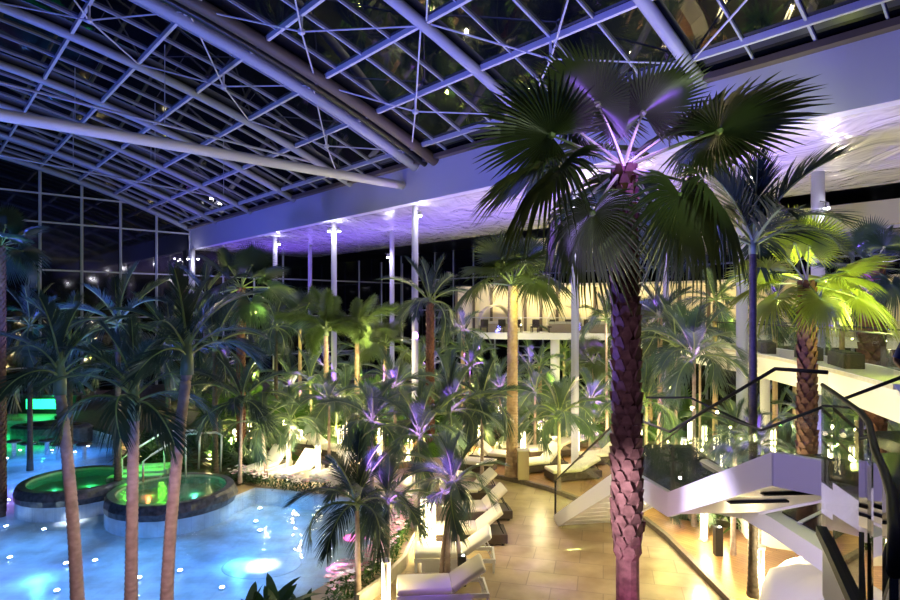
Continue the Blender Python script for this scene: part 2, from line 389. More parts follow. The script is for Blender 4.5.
def loop(pts, z):
    vv = [bm.verts.new((p[0], p[1], z)) for p in pts]; return [bm.edges.new((vv[i], vv[(i+1) % len(vv)])) for i in range(len(vv))]
es = loop([(-48, -3), (40, -3), (40, 62), (-48, 62)], 0)+loop(pool, 0)
bmesh.ops.triangle_fill(bm, use_beauty=True, use_dissolve=False, edges=es)
me = bpy.data.meshes.new('floor'); bm.to_mesh(me); bm.free(); me.materials.append(M['paving'])
for p in me.polygons:
    if p.normal.z < 0: p.flip()
struct(link('floor', me), 'beige travertine paving')
n = len(pool)
mb = MB(); vs = [(p[0], p[1], 0) for p in pool]+[(p[0], p[1], -.62) for p in pool]
mb.add(vs, [(i, (i+1) % n, n+(i+1) % n, n+i) for i in range(n)]+[tuple(range(n, 2*n))])
struct(mb.build('pool_basin', M['basin']), 'white tiled pool basin')
struct(MB().add([(p[0], p[1], -.1) for p in pool], [tuple(range(n))]).build('pool_water', M['water']), 'glowing blue pool water')

def slab(name, poly, z0, z1, m, lab): return struct(MB().prism(poly, z0, z1).build(name, M[m]), lab)
deckedge = [g2(*p, .12) for p in ((470, 470), (495, 475), (520, 480), (548, 487), (575, 497), (600, 506), (628, 510), (645, 518), (668, 536), (692, 560), (716, 584), (735, 603))]
deck = deckedge+[(5.2, 11.5), (6.2, 9), (20, 9), (20, 27.5), (1.2, 29)]
slab('deck', deck, 0, .12, 'decking', 'oak deck')
mb = MB()
for a, b in zip(deckedge+[(5.2, 11.5), (6.2, 9)], deckedge[1:]+[(5.2, 11.5), (6.2, 9)]): 
    if a != b: mb.bar((a[0], a[1], .07), (b[0], b[1], .07), .14, .16)
struct(mb.build('kerb', M['kerb']), 'dark curved kerb along the path')
ledge = [g2(*p, .25) for p in ((222, 432), (256, 441), (285, 450), (318, 459), (355, 470))]
ldeck = ledge+[(-1.6, 25.3), (-1.2, 29.5), (-13, 32)]
slab('deck_2', ldeck, 0, .25, 'decking', 'raised oak deck behind the pool terrace')
mb = MB()
for a, b in zip(ledge, ledge[1:]): mb.bar((a[0], a[1], .13), (b[0], b[1], .13), .1, .28)
struct(mb.build('kerb', M['kerb']), 'dark edge of the raised deck')
slab('planting_bed', [(-24, 36.4), (-17, 31), (-13, 29.6), (-1, 29.6), (1.5, 29.1), (8, 28), (20, 27.6), (30, 27.5), (30, 50), (-30, 58)], 0, .16, 'soil', 'planted bed at the back')
slab('planting_bed', [(-7.4, 22.9), (-7.3, 23.9), (-9, 27.5), (-12.5, 31.5), (-16.6, 30.8), (-15, 28), (-14.2, 25.5), (-14, 24.6), (-10.5, 23.7)], 0, .12, 'soil', 'planted bed behind the whirlpools')
slab('planting_bed', [(11.5, 11.6), (19.5, 10.5), (19.5, 27), (6.6, 25.5), (6.8, 18.8), (9.6, 17)], .1, .3, 'soil', 'planted bed under the bridge')
slab('planting_bed', [(-12, 8), (-3.2, 8), (-3.6, 12.7), (-12, 12.6)], 0, .14, 'soil', 'planted bed in front of the pool')
# whirlpools with dark stone rims
def whirlpool(c, r, label, lights):
    t = thing('whirlpool', (c.x, c.y, 0), label, 'whirlpool')
    n = 28; rnd = random.Random(3)
    def ring(rr, z, j=0): return [((rr+rnd.uniform(-j, j))*cos(2*pi*i/n), (rr+rnd.uniform(-j, j))*sin(2*pi*i/n), z) for i in range(n)]
    rows = [ring(r+.02, -.12), ring(r+.05, .08, .05), ring(r-.0, .28, .06), ring(r-.08, .36, .02), ring(r-.30, .36, .02), ring(r-.34, .2)]
    vs = sum(rows, []); fs = [(i*n+j, i*n+(j+1) % n, (i+1)*n+(j+1) % n, (i+1)*n+j) for i in range(len(rows)-1) for j in range(n)]
    MB().add(vs, fs).build('rim', M['stone'], t)
    rows = [ring(r-.33, .34), ring(r-.35, .0), ring(r-.75, -.02), ring(r-.8, -.45), ring(.02, -.45)]
    vs = sum(rows, []); fs = [(i*n+j, i*n+(j+1) % n, (i+1)*n+(j+1) % n, (i+1)*n+j) for i in range(len(rows)-1) for j in range(n)]
    MB().add(vs, fs).build('basin', M['jacuzzi'], t)
    MB().lathe([(r-.33, 0), (r-.335, .004)], (0, 0, .26), 28).build('water', M['jwater'], t)
    for (dx, dy, colr, e) in lights: light('POINT', (c.x+dx, c.y+dy, .1), colr, e, .12)
whirlpool(J1, RJ1, 'left round whirlpool with dark stone rim and green water', ((.3, .2, (.06, .8, .38), 16), (-.7, -.3, (.08, .7, .45), 9)))
whirlpool(J2, RJ2, 'right round whirlpool with dark stone rim and grey-green water', ((-.9, .1, (1, .12, .05), 22), (.6, .4, (.15, .7, .6), 12), (-.5, -.9, (.7, 1, .95), 8)))
# green lit steps between the whirlpools
st = thing('pool_steps', (-11.8, 22.9, 0), 'bright green lit steps between the two whirlpools', 'steps')
for k in range(3):
    MB().box((.12*k, -.35+.42*k, .28+.09*k), (1.9-.2*k, .5, .24), rz=.2, bev=.03).build('step', M['jacuzzi'], st)
light('POINT', (-12.1, 22.6, .95), (.12, 1, .05), 30, .06); light('POINT', (-11.1, 23.1, 1.1), (.2, 1, .05), 22, .06)
# stainless handrails by the steps
def handrail(a, lab, dx):
    t = thing('handrail', (a[0], a[1], .3), lab, 'handrail', 'stainless handrails at the whirlpools')
    MB().tube([(0, 0, 0), (0, 0, .75), (.25, .08, .95), (1.15, .55, 1.55), (1.4, .65, 1.62), (2.3, .95, 1.62), (2.5, 1.0, 1.5), (2.45, 1.0, .1)], .04, 8).build('rail', M['steelbright'], t, True)
    MB().tube([(1.3, .6, 1.6), (1.3, .6, 0)], .036, 8).build('post', M['steelbright'], t, True)
handrail((-12.25, 22.4), 'left stainless handrail between the whirlpools', 0)
handrail((-11.25, 22.0), 'right stainless handrail beside the grey-green whirlpool', 0)

# underwater lamps
PL = [(6, 526), (44, 529), (10, 557), (66, 563), (57, 590), (116, 528), (139, 577), (222, 587), (256, 521), (260, 530), (260, 508), (192, 524), (8, 500), (30, 497), (95, 560), (180, 570), (20, 450), (7, 458), (31, 463), (52, 450), (75, 452), (88, 446), (15, 441), (45, 437)]
proto = None
for i, (px, py) in enumerate(sorted(PL)):
    p = G(px, py, -.56)
    if proto is None:
        proto = thing('pool_lamp', p, '', 'lamp', 'underwater pool lamps')
        MB().lathe([(.09, -.06), (.09, -.02), (.065, -.0)], n=12).build('housing', M['steelbright'], proto)
        MB().lathe([(.06, .0), (.045, .015), (.01, .02)], n=12).build('lens', M['lamp_pool'], proto)
        o = proto
    else: o = copy_tree(proto)
    o.location = p
    where = 'near the front of the pool' if py > 540 else ('in the middle of the pool' if py > 480 else 'in the far arm of the pool')
    o['label'] = 'underwater lamp %s, %s from the left of all' % (where, ORD[i])
for x, y, sz, c, e in ((-20.5, 14.8, 4, (.30, .36, 1), 34), (-16.5, 14.8, 4, (.26, .36, 1), 38), (-12.5, 14.8, 4, (.20, .36, 1), 40), (-8.7, 14.6, 3.4, (.12, .38, 1), 30), (-5.6, 14.9, 3, (.10, .38, 1), 24),
                       (-16.8, 18.6, 4, (.14, .38, 1), 44), (-12.7, 18.0, 2.6, (.12, .38, 1), 22), (-8.9, 17.4, 2.8, (.08, .38, 1), 22), (-5.6, 18.0, 3, (.06, .36, 1), 22), (-6.2, 20.7, 2.4, (.06, .40, 1), 18),
                       (-17.9, 22.3, 3.6, (.55, .22, .9), 40), (-21, 19, 4, (.30, .30, 1), 44), (-17.6, 26.2, 3.4, (.08, .32, 1), 50), (-19.3, 29.6, 3.4, (.05, .30, 1), 54), (-22.5, 27, 4, (.06, .40, 1), 70), (-22, 32.4, 3.2, (.02, 1, .25), 46), (-25.5, 33, 4, (.02, 1, .22), 80), (-25.5, 29, 4, (.04, .7, .6), 60)):
    o = light('AREA', (x, y, -.13), c, e, sz, (x, y, -1))
for x, y in ((-11, 16), (-6, 17), (-17, 24), (-16, 17)): light('POINT', (x, y, -.3), (.05, .22, 1), 60, .15)
# pale discs flush with the pool floor, added to stand in for light patches
for px, py, lab, colr, e in ((262, 560, 'pale oval disc added for the warm light patch near the right shore', (1, .9, .6), 60), (72, 517, 'pale oval disc added for the light patch below the left whirlpool', (.9, .9, 1), 40)):
    p = G(px, py, -.47); t = tag(MB().lathe([(.88, -.149), (.86, -.146), (.8, -.145)], n=28, sx=1.25).build('light_patch_disc', M['basin'], None, True, p), lab, 'light patch')
    light('SPOT', (p.x, p.y, -.2), colr, e*.5, .05, (p.x, p.y, -.8), 115, .4)
for px, py in ((350, 537), (335, 567)):
    p = G(px, py, -.6); light('SPOT', (p.x, p.y, -.15), (1, .08, .35), 80, .05, (p.x+.1, p.y, -.62), 75, .3)
# stools standing in the far arm
for i, (px, py) in enumerate(((14, 441), (28, 443), (47, 440), (58, 444), (70, 443), (84, 444))):
    p = G(px, py, .12)
    t = thing('pool_stool', (p.x, p.y, -.8), 'dark round stool in the far pool arm, %s from the left' % ORD[i], 'stool', 'stools in the water')
    MB().lathe([(.3, .86), (.34, .89), (.34, .94), (.28, .96)], n=14).build('seat', M['stone'], t, True)
    MB().lathe([(.16, 0), (.1, .1), (.1, .8), (.16, .86)], n=10).build('post', M['basin'], t, True)
p = D(52, 33); isl = thing('stone_island', (p.x, p.y, -.8), 'low dark curved stone island in the green lit water', 'planter')
MB().lathe([(2.2, 0), (2.2, 1.0), (2.0, 1.12), (1.4, 1.12)], n=22, sx=1, sy=.45).build('rim', M['stone'], isl)
MB().lathe([(1.9, 1.05), (1.0, 1.25), (.1, 1.35)], n=22, sx=1, sy=.45).build('soil', M['soil'], isl)
bar = thing('bar_counter', D(44, 38.5, 0), 'bright green lit bar counter beyond the pool', 'bar')
MB().box((0, 0, .55), (4.5, .6, 1.1), bev=.03).build('counter', M['dark'], bar); MB().box((.2, -.33, .62), (2.2, .06, .62)).build('light_panel', M['lamp_green'], bar)
MB().box((0, 0, 1.14), (4.8, .8, .07), bev=.02).build('top', M['stone'], bar); light('POINT', D(44, 37.4, 1.0), (.05, 1, .3), 60, .2)

# ------------------------------------------------------------------ columns with spotlights
cols = [(193, 53.0, .17), (275, 44.4, .17), (334, 37.2, .17), (415, 31.1, .17), (575, 24.4, .155), (666, 30.5, .15), (742, 22.4, .2), (818, 23.5, .24), (392, 41.0, .16), (310, 50, .17)]
for px, d, r in cols:
    p = D(px, d); struct(MB().lathe([(r*1.5, 0), (r*1.5, .04), (r, .05), (r, 12.0)], (0, 0, 0), 16).build('column', M['column'], None, True, p), 'slim white round column')
SPOTS = [(420, 214, 30.9, 'on the column behind the red-trunked palm'), (329, 230, 36.9, 'left of the pair on the pool-side column'), (339, 230, 36.9, 'right of the pair on the pool-side column'), (279, 243, 44.1, 'on the far column left of the foxtail palms'),
         (567, 203, 24.0, 'left of the pair on the column behind the giant palm'), (583, 204, 24.0, 'right of the pair on the column behind the giant palm'), (827, 206, 23.0, 'on the column behind the lime fan palm'), (188, 258, 52.5, 'left of the pair on the farthest column'), (198, 258, 52.5, 'right of the pair on the farthest column'),
         (388, 256, 40.8, 'on the back column in the middle'), (754, 174, 17.3, 'above the dark slender palm')]
for px, py, d, lab in SPOTS:
    z = ZH(py, d); p = D(px, d, z)
    light('POINT', p+Vector((.05, -.35, .1)), (.9, .88, 1), 26, .05)
    t = thing('spotlight', p, 'bright white spotlight %s' % lab, 'lamp', 'spotlights on the columns')
    MB().lathe([(.05, .14), (.085, .11), (.09, -.06), (.1, -.07)], n=12).build('housing', M['dark'], t, True)
    MB().lathe([(.095, -.072), (.08, -.12), (.02, -.14)], n=12).build('lens', M['lamp_white'], t, True)
    MB().bar((0, 0, .14), ((-.22 if px not in (329, 567, 188) else .22), .1, .2), .04, .04).build('bracket', M['dark'], t)

# ------------------------------------------------------------------ gallery with lit interior, bridge
gal = [(1.6, 44.5), (2.4, 42.6), (4.5, 41.7), (7.5, 41.4), (11, 40.6), (14.5, 38.6), (18.5, 35), (24, 30.2), (30, 27), (30, 33), (22, 46), (4, 52)]
gt = thing('gallery_balcony', (0, 0, 0), 'white upper gallery with glass balustrade at the back', 'balcony')
MB().prism(gal, 4.55, 5.0).build('slab', M['white'], gt)
rail = [(p[0], p[1]+.15, 5.0) for p in gal[:9]]
MB().wall(rail, 0, 1.05, .02).build('glass_panel', M['glass'], gt)
MB().tube([(p[0], p[1], 6.06) for p in rail], .03, 6).build('handrail', M['steelbright'], gt)
iw = [(0.5, 46.5), (4.5, 45.4), (8, 45), (12, 44), (16, 42), (20.5, 38.2), (26, 33.5), (31, 30.2)]
MB().wall([(x, y, 5.0) for x, y in iw], 0, 3.4, .2).build('wall_panel', M['cream'], gt)
MB().prism([(x, y) for x, y in gal[1:9]]+[(31, 31), (20.5, 39), (12, 44.6), (4.5, 46)], 8.3, 8.45).build('canopy', M['cream'], gt)
for k, (a, b) in enumerate(zip(iw, iw[1:])):
    for s in (.0, .33, .66):
        MB().bar((a[0]+(b[0]-a[0])*s, a[1]+(b[1]-a[1])*s-.2, 5), (a[0]+(b[0]-a[0])*s, a[1]+(b[1]-a[1])*s-.2, 8.3), .14, .2).build('wall_fin', M['bronze'], gt)
for px, d in ((555, 41.9), (668, 38.6), (612, 41.2)):
    p = D(px, d); struct(MB().lathe([(.32, 0), (.32, 4.55)], n=14).build('column', M['white'], None, True, p), 'thick white column under the gallery')
for x, y, e in ((3.5, 44, 90), (6.5, 43.6, 120), (9.5, 43.2, 120), (13, 41.4, 110), (17, 38.8, 80), (22, 34.5, 55), (27, 31, 40)):
    light('POINT', (x, y, 7.4), (1, .84, .42), e*.85, .2)
# arched cocoon daybeds on the gallery
def cocoon(x, y, rz, lab):
    t = thing('cocoon_daybed', (x, y, 5.0), lab, 'daybed', 'cocoon daybeds on the gallery', rz)
    n = 14; vs = []; fs = []
    for i in range(n+1):
        a = pi*i/n
        for r, yy in ((1.25, -.8), (1.25, .8), (1.15, .8), (1.15, -.8)): vs.append((r*cos(a), yy, .5+r*sin(a)*1.2))
    for i in range(n):
        for j in range(4): fs.append((i*4+j, i*4+(j+1) % 4, (i+1)*4+(j+1) % 4, (i+1)*4+j))
    MB().add(vs, fs).build('hood', M['cream'], t); MB().box((0, 0, .3), (2.3, 1.5, .6), bev=.08).build('base', M['rattan_tan'], t); MB().box((0, 0, .68), (2.2, 1.4, .18), bev=.07).build('mattress', M['cushion'], t)
cocoon(3.3, 43.9, .1, 'arched cream cocoon daybed at the left end of the gallery'); cocoon(8.2, 43.0, -.1, 'arched cream cocoon daybed left of the slim column'); cocoon(11.0, 42.2, -.25, 'arched cream cocoon daybed right of the slim column'); cocoon(15.4, 39.8, -.5, 'arched cream cocoon daybed right of the giant palm')
for i in range(7):
    p = D(484+i*17, 42.6+.0*i); t = thing('gallery_chair', (p.x, p.y-.2*(i > 5), 5.0), 'low dark chair behind the gallery glass, %s from the left' % ORD[i], 'chair', 'chairs along the gallery balustrade', random.uniform(-.5, .5))
    MB().box((0, 0, .4), (.55, .5, .1), bev=.03).build('seat', M['rattan'], t); MB().box((0, .24, .68), (.55, .07, .5), bev=.03).build('backrest', M['rattan'], t)
    for sx in (-.23, .23):
        for sy in (-.2, .2): MB().bar((sx, sy, 0), (sx, sy, .38), .05, .05).build('leg', M['dark'], t)

br = thing('footbridge', (0, 0, 0), 'white footbridge with beige deck and glass sides behind the staircase', 'bridge')
BL = [(9.45, 12.8), (10.3, 16), (11.0, 20), (11.4, 24), (11.2, 29), (11.5, 37.5)]; BRR = [(10.5, 12.5), (12.2, 17), (13.3, 22), (13.8, 27), (13.9, 32), (14.2, 37)]
MB().prism(BL+BRR[::-1], 4.9, 5.0).build('deck', M['concrete'], br)
n = len(BL)
lo = [(x+.5, y+.1) for x, y in BL]; lor = [(x-.5, y) for x, y in BRR]
vs = [(x, y, 5.02) for x, y in BL]+[(x, y, 4.05) for x, y in lo]+[(x, y, 4.05) for x, y in lor]+[(x, y, 5.02) for x, y in BRR]
fs = [(k*n+i, k*n+i+1, (k+1)*n+i+1, (k+1)*n+i) for k in range(3) for i in range(n-1)]+[(0, n, 2*n, 3*n)]
MB().add(vs, fs).build('fascia', M['white'], br)
for side in (BL, BRR):
    for a, b in zip(side[:4], side[1:5]): MB().wall([(a[0], a[1], 5.02), (b[0], b[1], 5.02)], 0, 1.05, .02).build('glass_panel', M['glass'], br)
    MB().tube([(x, y, 6.08) for x, y in side[:5]], .025, 6).build('handrail', M['rail'], br)
for x, y, rz, nm in ((11.9, 22.6, 1.2, 'the far end'), (11.7, 19.6, 1.25, 'the middle'), (11.2, 17.0, 1.25, 'the near end')):
    t = thing('planter_box', (x, y, 5.0), 'low dark rectangular planter on the footbridge at %s' % nm, 'planter', 'planters on the footbridge', rz)
    MB().box((0, 0, .2), (1.6, .5, .4), bev=.02).build('box', M['rattan'], t); MB().box((0, 0, .41), (1.45, .38, .04)).build('soil', M['soil'], t)
for (x, y) in ((11.9, 15.5), (12.6, 24)): struct(MB().lathe([(.18, .1), (.18, 4.1)], n=14).build('column', M['white'], None, True, (x, y, 0)), 'white column under the footbridge')

# ------------------------------------------------------------------ staircase
P3 = Vector((4.26, 7.86, 4.72)); P2 = Vector((3.96, 10.8, 3.3)); P1 = Vector((3.66, 12.6, 3.3)); P0 = Vector((3.32, 18.9, .12)); P4 = Vector((4.66, 7.40, 4.72))
W1 = Vector((1.7, .12, 0))
Q3, Q2, Q1, Q0 = P3+Vector((2.1, .15, 0)), P2+W1, Vector((5.6, 13.2, 3.3)), P0+Vector((2.0, .3, 0))
sr = thing('staircase', (0, 0, 0), 'white folded staircase with dark treads and glass balustrades', 'staircase')
def flank(pts, nm, h=.42, th=.10):
    MB().wall(pts, -h, .02, th).build(nm, M['white'], sr)
flank([P4, P3, P2, P1, P0], 'stringer'); flank([Q3, Q2, Q1, Q0], 'stringer')
def soffit(a, b, c, d, slots):
    n = 9
    mb = MB()
    for i in range(n):      # underside boards with open gaps between them
        s0, s1 = i/n, (i+(.8 if slots else 1.0))/n
        q = [a.lerp(b, s0), d.lerp(c, s0), d.lerp(c, s1), a.lerp(b, s1)]
        dn = Vector((0, 0, -.38)); up = Vector((0, 0, -.33))
        mb.add([p+dn for p in q]+[p+up for p in q], [(3, 2, 1, 0), (4, 5, 6, 7), (0, 1, 5, 4), (1, 2, 6, 5), (2, 3, 7, 6), (3, 0, 4, 7)])
    mb.build('underside', M['white'], sr)
soffit(P0, P1, Q1, Q0, True); soffit(P2, P3, Q3, Q2, False)
for s0, w0, w1 in ((.50, .12, .62), (.74, .16, .66)):
    a = P2.lerp(P3, s0); d = Q2.lerp(Q3, s0); dn = Vector((0, 0, -.40)); MB().bar(a.lerp(d, w0)+dn, a.lerp(d, w1)+dn, .11, .03).build('slot', M['dark'], sr)
MB().prism([P1, P2, Q2, (6.0, 15.0), (4.9, 15.0)], 3.0, 3.24).build('landing', M['blackfloor'], sr)
MB().prism([P4, P3, Q3, (6.6, 9.5), (8.0, 9.6), (8.0, 6.4), (6.0, 5.6)], 4.5, 4.68).build('landing', M['blackfloor'], sr)
def treads(a, b, c, d, n):
    for i in range(n):
        s0, s1 = i/n, (i+1.15)/n
        z = a.z+(b.z-a.z)*(i+.5)/n-.02
        q = [a.lerp(b, s0), a.lerp(b, min(1, s1)), d.lerp(c, min(1, s1)), d.lerp(c, s0)]
        MB().prism(q, z-.05, z).build('tread', M['blackfloor'], sr)
treads(P0, P1, Q1, Q0, 18); treads(P2, P3, Q3, Q2, 8)
def balus(pts, h=1.08):
    for a, b in zip(pts, pts[1:]):
        k = max(1, round((b-a).length/1.6))
        for i in range(k):
            MB().wall([a.lerp(b, i/k+.004), a.lerp(b, (i+1)/k-.004)], .02, h, .018).build('glass_panel', M['glass'], sr)
    MB().tube([p+Vector((0, 0, h+.03)) for p in pts], .026, 8).build('handrail', M['rail'], sr, True)
balus([P4, P3, P2, P1, P0]); balus([Q3, Q2, Q1, Q0]); balus([Q2, Vector((6.0, 15, 3.3)), Vector((4.9, 15, 3.3))])
MB().tube([P0+Vector((0, 0, 0)), P0+Vector((0, 0, 1.1))], .03, 8).build('newel_post', M['rail'], sr, True)
# white faceted canopy under the stairs with dark glass inset
kz = 2.7
kp = [g2(px, py, kz) for px, py in ((712, 497), (742, 489), (776, 484), (824, 491), (880, 500), (870, 585), (824, 552), (770, 517), (742, 502))]
kc = thing('stair_kiosk', (0, 0, 0), 'white faceted kiosk roof with dark glass inset below the stairs', 'kiosk')
MB().prism(kp, kz-.34, kz).build('roof', M['white'], kc)
ins = [g2(px, py, kz) for px, py in ((782, 513), (806, 503), (850, 508), (850, 553), (824, 537))]
MB().prism(ins, kz, kz+.03).build('roof_light', M['blackfloor'], kc)
a, b, c = [Vector((*g2(px, py, kz+.03), kz+.035)) for px, py in ((800, 523), (826, 510), (806, 526))]
MB().bar(a, b, .08, .02).build('mullion', M['white'], kc)
for (x0, y0, x1, y1) in ((731, 499, 770, 494), (756, 492, 784, 487)):
    a, b = Vector((*g2(x0, y0, kz), kz+.01)), Vector((*g2(x1, y1, kz), kz+.01)); MB().bar(a, b, .16, .03).build('slot', M['dark'], kc)
for px, d in ((832, 10.6),):
    p = D(px, d); MB().lathe([(.09, .12), (.09, kz-.3)], (p.x, p.y, 0), 12).build('post', M['white'], kc, True)

# near curved balustrade
CV = [Vector(p) for p in ((2.93, 4.72), (2.74, 4.28), (2.56, 3.88), (2.38, 3.48), (2.18, 3.12), (1.97, 2.8), (1.76, 2.48), (1.58, 2.18), (1.4, 1.9), (1.2, 1.62), (1.0, 1.35))]
nb = thing('viewing_platform', (0, 0, 0), 'white curved platform with glass balustrade and dark handrail at the right edge', 'platform')
zf = 4.86
MB().prism([*CV, (1.2, .9), (6, .9), (7, 5.4), (4.6, 6.4)], zf-.5, zf-.04).build('slab', M['white'], nb)
MB().wall([(p.x, p.y, zf) for p in CV], -.03, .04, .09).build('glass_shoe', M['rail'], nb)
for i in range(0, 10, 2):
    MB().wall([(p.x, p.y, zf) for p in CV[i:i+3]], .04, 1.14, .016).build('glass_panel', M['glass_near'], nb)
MB().tube([(p.x, p.y, zf+1.15) for p in CV], .016, 8).build('handrail', M['rail'], nb, True)
MB().prism([(p.x+.08, p.y-.03) for p in CV]+[(1.2, .95), (5.9, .95), (6.9, 5.3), (4.6, 6.3)], zf-.04, zf).build('floor_finish', M['blackfloor'], nb)

# ------------------------------------------------------------------ palms
def strip_leaf(mb, base, dirv, side, L, w, droop, nseg=3):
    "one narrow leaflet, creased, sagging towards its tip"
    vs = []; 
    for i in range(nseg+1):
        s = i/nseg; p = base+dirv*(L*s)+Vector((0, 0, -droop*L*s*s))
        ww = w*(1-s)**.6*(.55+.9*min(s*3, .5)) if i < nseg else 0
        if i < nseg: vs += [p-side*ww, p+side*ww]
        else: vs += [p]
    fs = [(2*i, 2*i+1, 2*i+3, 2*i+2) for i in range(nseg-1)]+[(2*nseg-2, 2*nseg-1, 2*nseg)]
    mb.add(vs, fs, 0)
def rachis(L, bend, n=24, pet=0):
    pts = [Vector((0, 0, 0))]; a = 0
    for i in range(n):
        s = (i+.5)/n; a = -radians(bend)*s**1.3
        pts.append(pts[-1]+Vector((cos(a), 0, sin(a)))*L/n)
    return pts
def pinnate(name, m, bend=70, n=34, leaf=.46, w=.022, vee=25, droop=.35, seed=1, start=.16):
    rnd = random.Random(seed); L = 1.0; P = rachis(L, bend); K = len(P)-1
    mb = MB(); mb.tube(P, [.016*(1-.8*i/K)+.002 for i in range(K+1)], 5, mi=1)
    for k in range(n):
        s = start+(1-start)*(k+.3)/n; i = min(K-1, int(s*K)); f = s*K-i
        p = P[i].lerp(P[i+1], f); t = (P[i+1]-P[i]).normalized(); up = Vector((0, 1, 0)).cross(t)*-1
        if up.z < 0 and t.z > -.98: up = up if up.z > -.5 else up
        LL = leaf*(.45+.55*sin(pi*min(1, (s-start)/(1-start)*.92+.12)))*rnd.uniform(.9, 1.08)
        for sg in (-1, 1):
            fw = radians(38+30*s+rnd.uniform(-6, 6)); v = radians(vee+rnd.uniform(-10, 10))
            d = (t*sin(fw)*.9+Vector((0, sg, 0))*cos(fw)*cos(v)+up*sin(v)*cos(fw)).normalized()
            sd = (t-d*t.dot(d)).normalized()
            strip_leaf(mb, p, d, sd, LL, w, droop*rnd.uniform(.6, 1.4))
    return mb.mesh(name, [m, M['petiole']])
def fan(name, m, pet=.85, r=.75, nseg=38, droop=.25, seed=1, tilt=-25, spread=150, split=.62):
    "petiole then a pleated fan with free pointed tips; size in units"
    rnd = random.Random(seed); mb = MB()
    P = [Vector((pet*i/8, 0, -.10*pet*(i/8)**2)) for i in range(9)]
    mb.tube(P, [.022-.012*i/8 for i in range(9)], 5, mi=1)
    hub = P[-1]; ti = radians(tilt); fwd = Vector((cos(ti), 0, sin(ti))); lat = Vector((0, 1, 0)); up = fwd.cross(lat)
    dth = 2*radians(spread)/nseg
    for k in range(nseg):
        th = -radians(spread)+dth*(k+.5); c = fwd*cos(th)+lat*sin(th); tn = -fwd*sin(th)+lat*cos(th)
        RR = r*(.8+.2*cos(th*.8))*rnd.uniform(.94, 1.05); rows = []
        dr = droop*rnd.uniform(.7, 1.4)
        radii = [.04, .25, .45, split, .82, 1.0]
        for j, q in enumerate(radii):
            hw = q*RR*dth*.52 if q <= split else split*RR*dth*.52*(1-(q-split)/(1-split))**.8
            cone = up*(.10*RR*q*(1-.6*abs(th)/pi))
            p = hub+c*(RR*q)+cone+Vector((0, 0, -dr*RR*max(0, q-.3)**2*1.6))
            h = min(hw*.55, .03)
            if q < 1: rows.append([p-tn*hw-up*h, p+up*h, p+tn*hw-up*h])
            else: rows.append([p])
        vs = sum(rows, []); fs = []
        for j in range(len(radii)-2):
            a = 3*j; fs += [(a, a+1, a+4, a+3), (a+1, a+2, a+5, a+4)]
        a = 3*(len(radii)-2); fs += [(a, a+1, a+3), (a+1, a+2, a+3)]
        mb.add(vs, fs, 0)
    mb.lathe([(.02, -.03), (.045, 0), (.02, .03)], hub, 6, mi=1)
    return mb.mesh(name, [m, M['petiole']])
def plume(name, m, bend=85, n=64, seed=1, leaf=.25):
    rnd = random.Random(seed); P = rachis(1.0, bend); K = len(P)-1
    mb = MB(); mb.tube(P, [.014*(1-.8*i/K)+.002 for i in range(K+1)], 5, mi=1)
    for k in range(n):
        s = .12+.88*(k+.3)/n; i = min(K-1, int(s*K)); p = P[i].lerp(P[i+1], s*K-i); t = (P[i+1]-P[i]).normalized()
        u, v = frame_of(t); LL = leaf*(.5+.5*sin(pi*min(1, s*.9+.1)))
        for q in range(9):
            a = 2*pi*q/9+k*.7+rnd.uniform(-.3, .3); d = (t*.65+(u*cos(a)+v*sin(a))).normalized(); sd = t.cross(d).normalized()
            strip_leaf(mb, p, d, sd, LL*rnd.uniform(.8, 1.15), .011, .35, 2)
    return mb.mesh(name, [m, M['petiole']])
FR = {}
for key in ('leaf', 'leaf_dark'):
    FR[key] = [pinnate('frond', M[key], b, 50, .31, .0095, vee, dr, sd) for b, vee, dr, sd in ((28, 35, .22, 1), (55, 28, .35, 2), (85, 15, .5, 3), (115, 5, .7, 4))]
FR['small'] = [pinnate('frond', M['leaf'], b, 40, .36, .0115, vee, dr, sd) for b, vee, dr, sd in ((30, 35, .22, 5), (65, 25, .35, 6), (95, 15, .5, 7), (120, 5, .7, 8))]
for key, m in (('fan', 'leaf_grey'), ('fan_lit', 'leaf_lit'), ('fan_dark', 'leaf_dark')):
    FR[key] = [fan('frond', M[m],   .82, .80, 58, dr, sd, tl) for dr, sd, tl in ((.10, 1, 5), (.25, 2, -12), (.45, 3, -30), (.7, 4, -45))]
FR['slender'] = [pinnate('frond', M['leaf_black'], b, 38, .44, .013, vee, dr, sd) for b, vee, dr, sd in ((25, 40, .15, 11), (45, 30, .25, 12), (70, 20, .4, 13), (95, 10, .6, 14))]
FR['plume'] = [plume('frond', M['plume'], b, 56, sd) for b, sd in ((40, 1), (60, 2), (80, 3), (105, 4))]
FR['bushfan'] = [fan('frond', M['bush'], .55, .5, 22, dr, sd, tl) for dr, sd, tl in ((.10, 5, 5), (.25, 6, -12), (.45, 7, -30), (.6, 8, -45))]

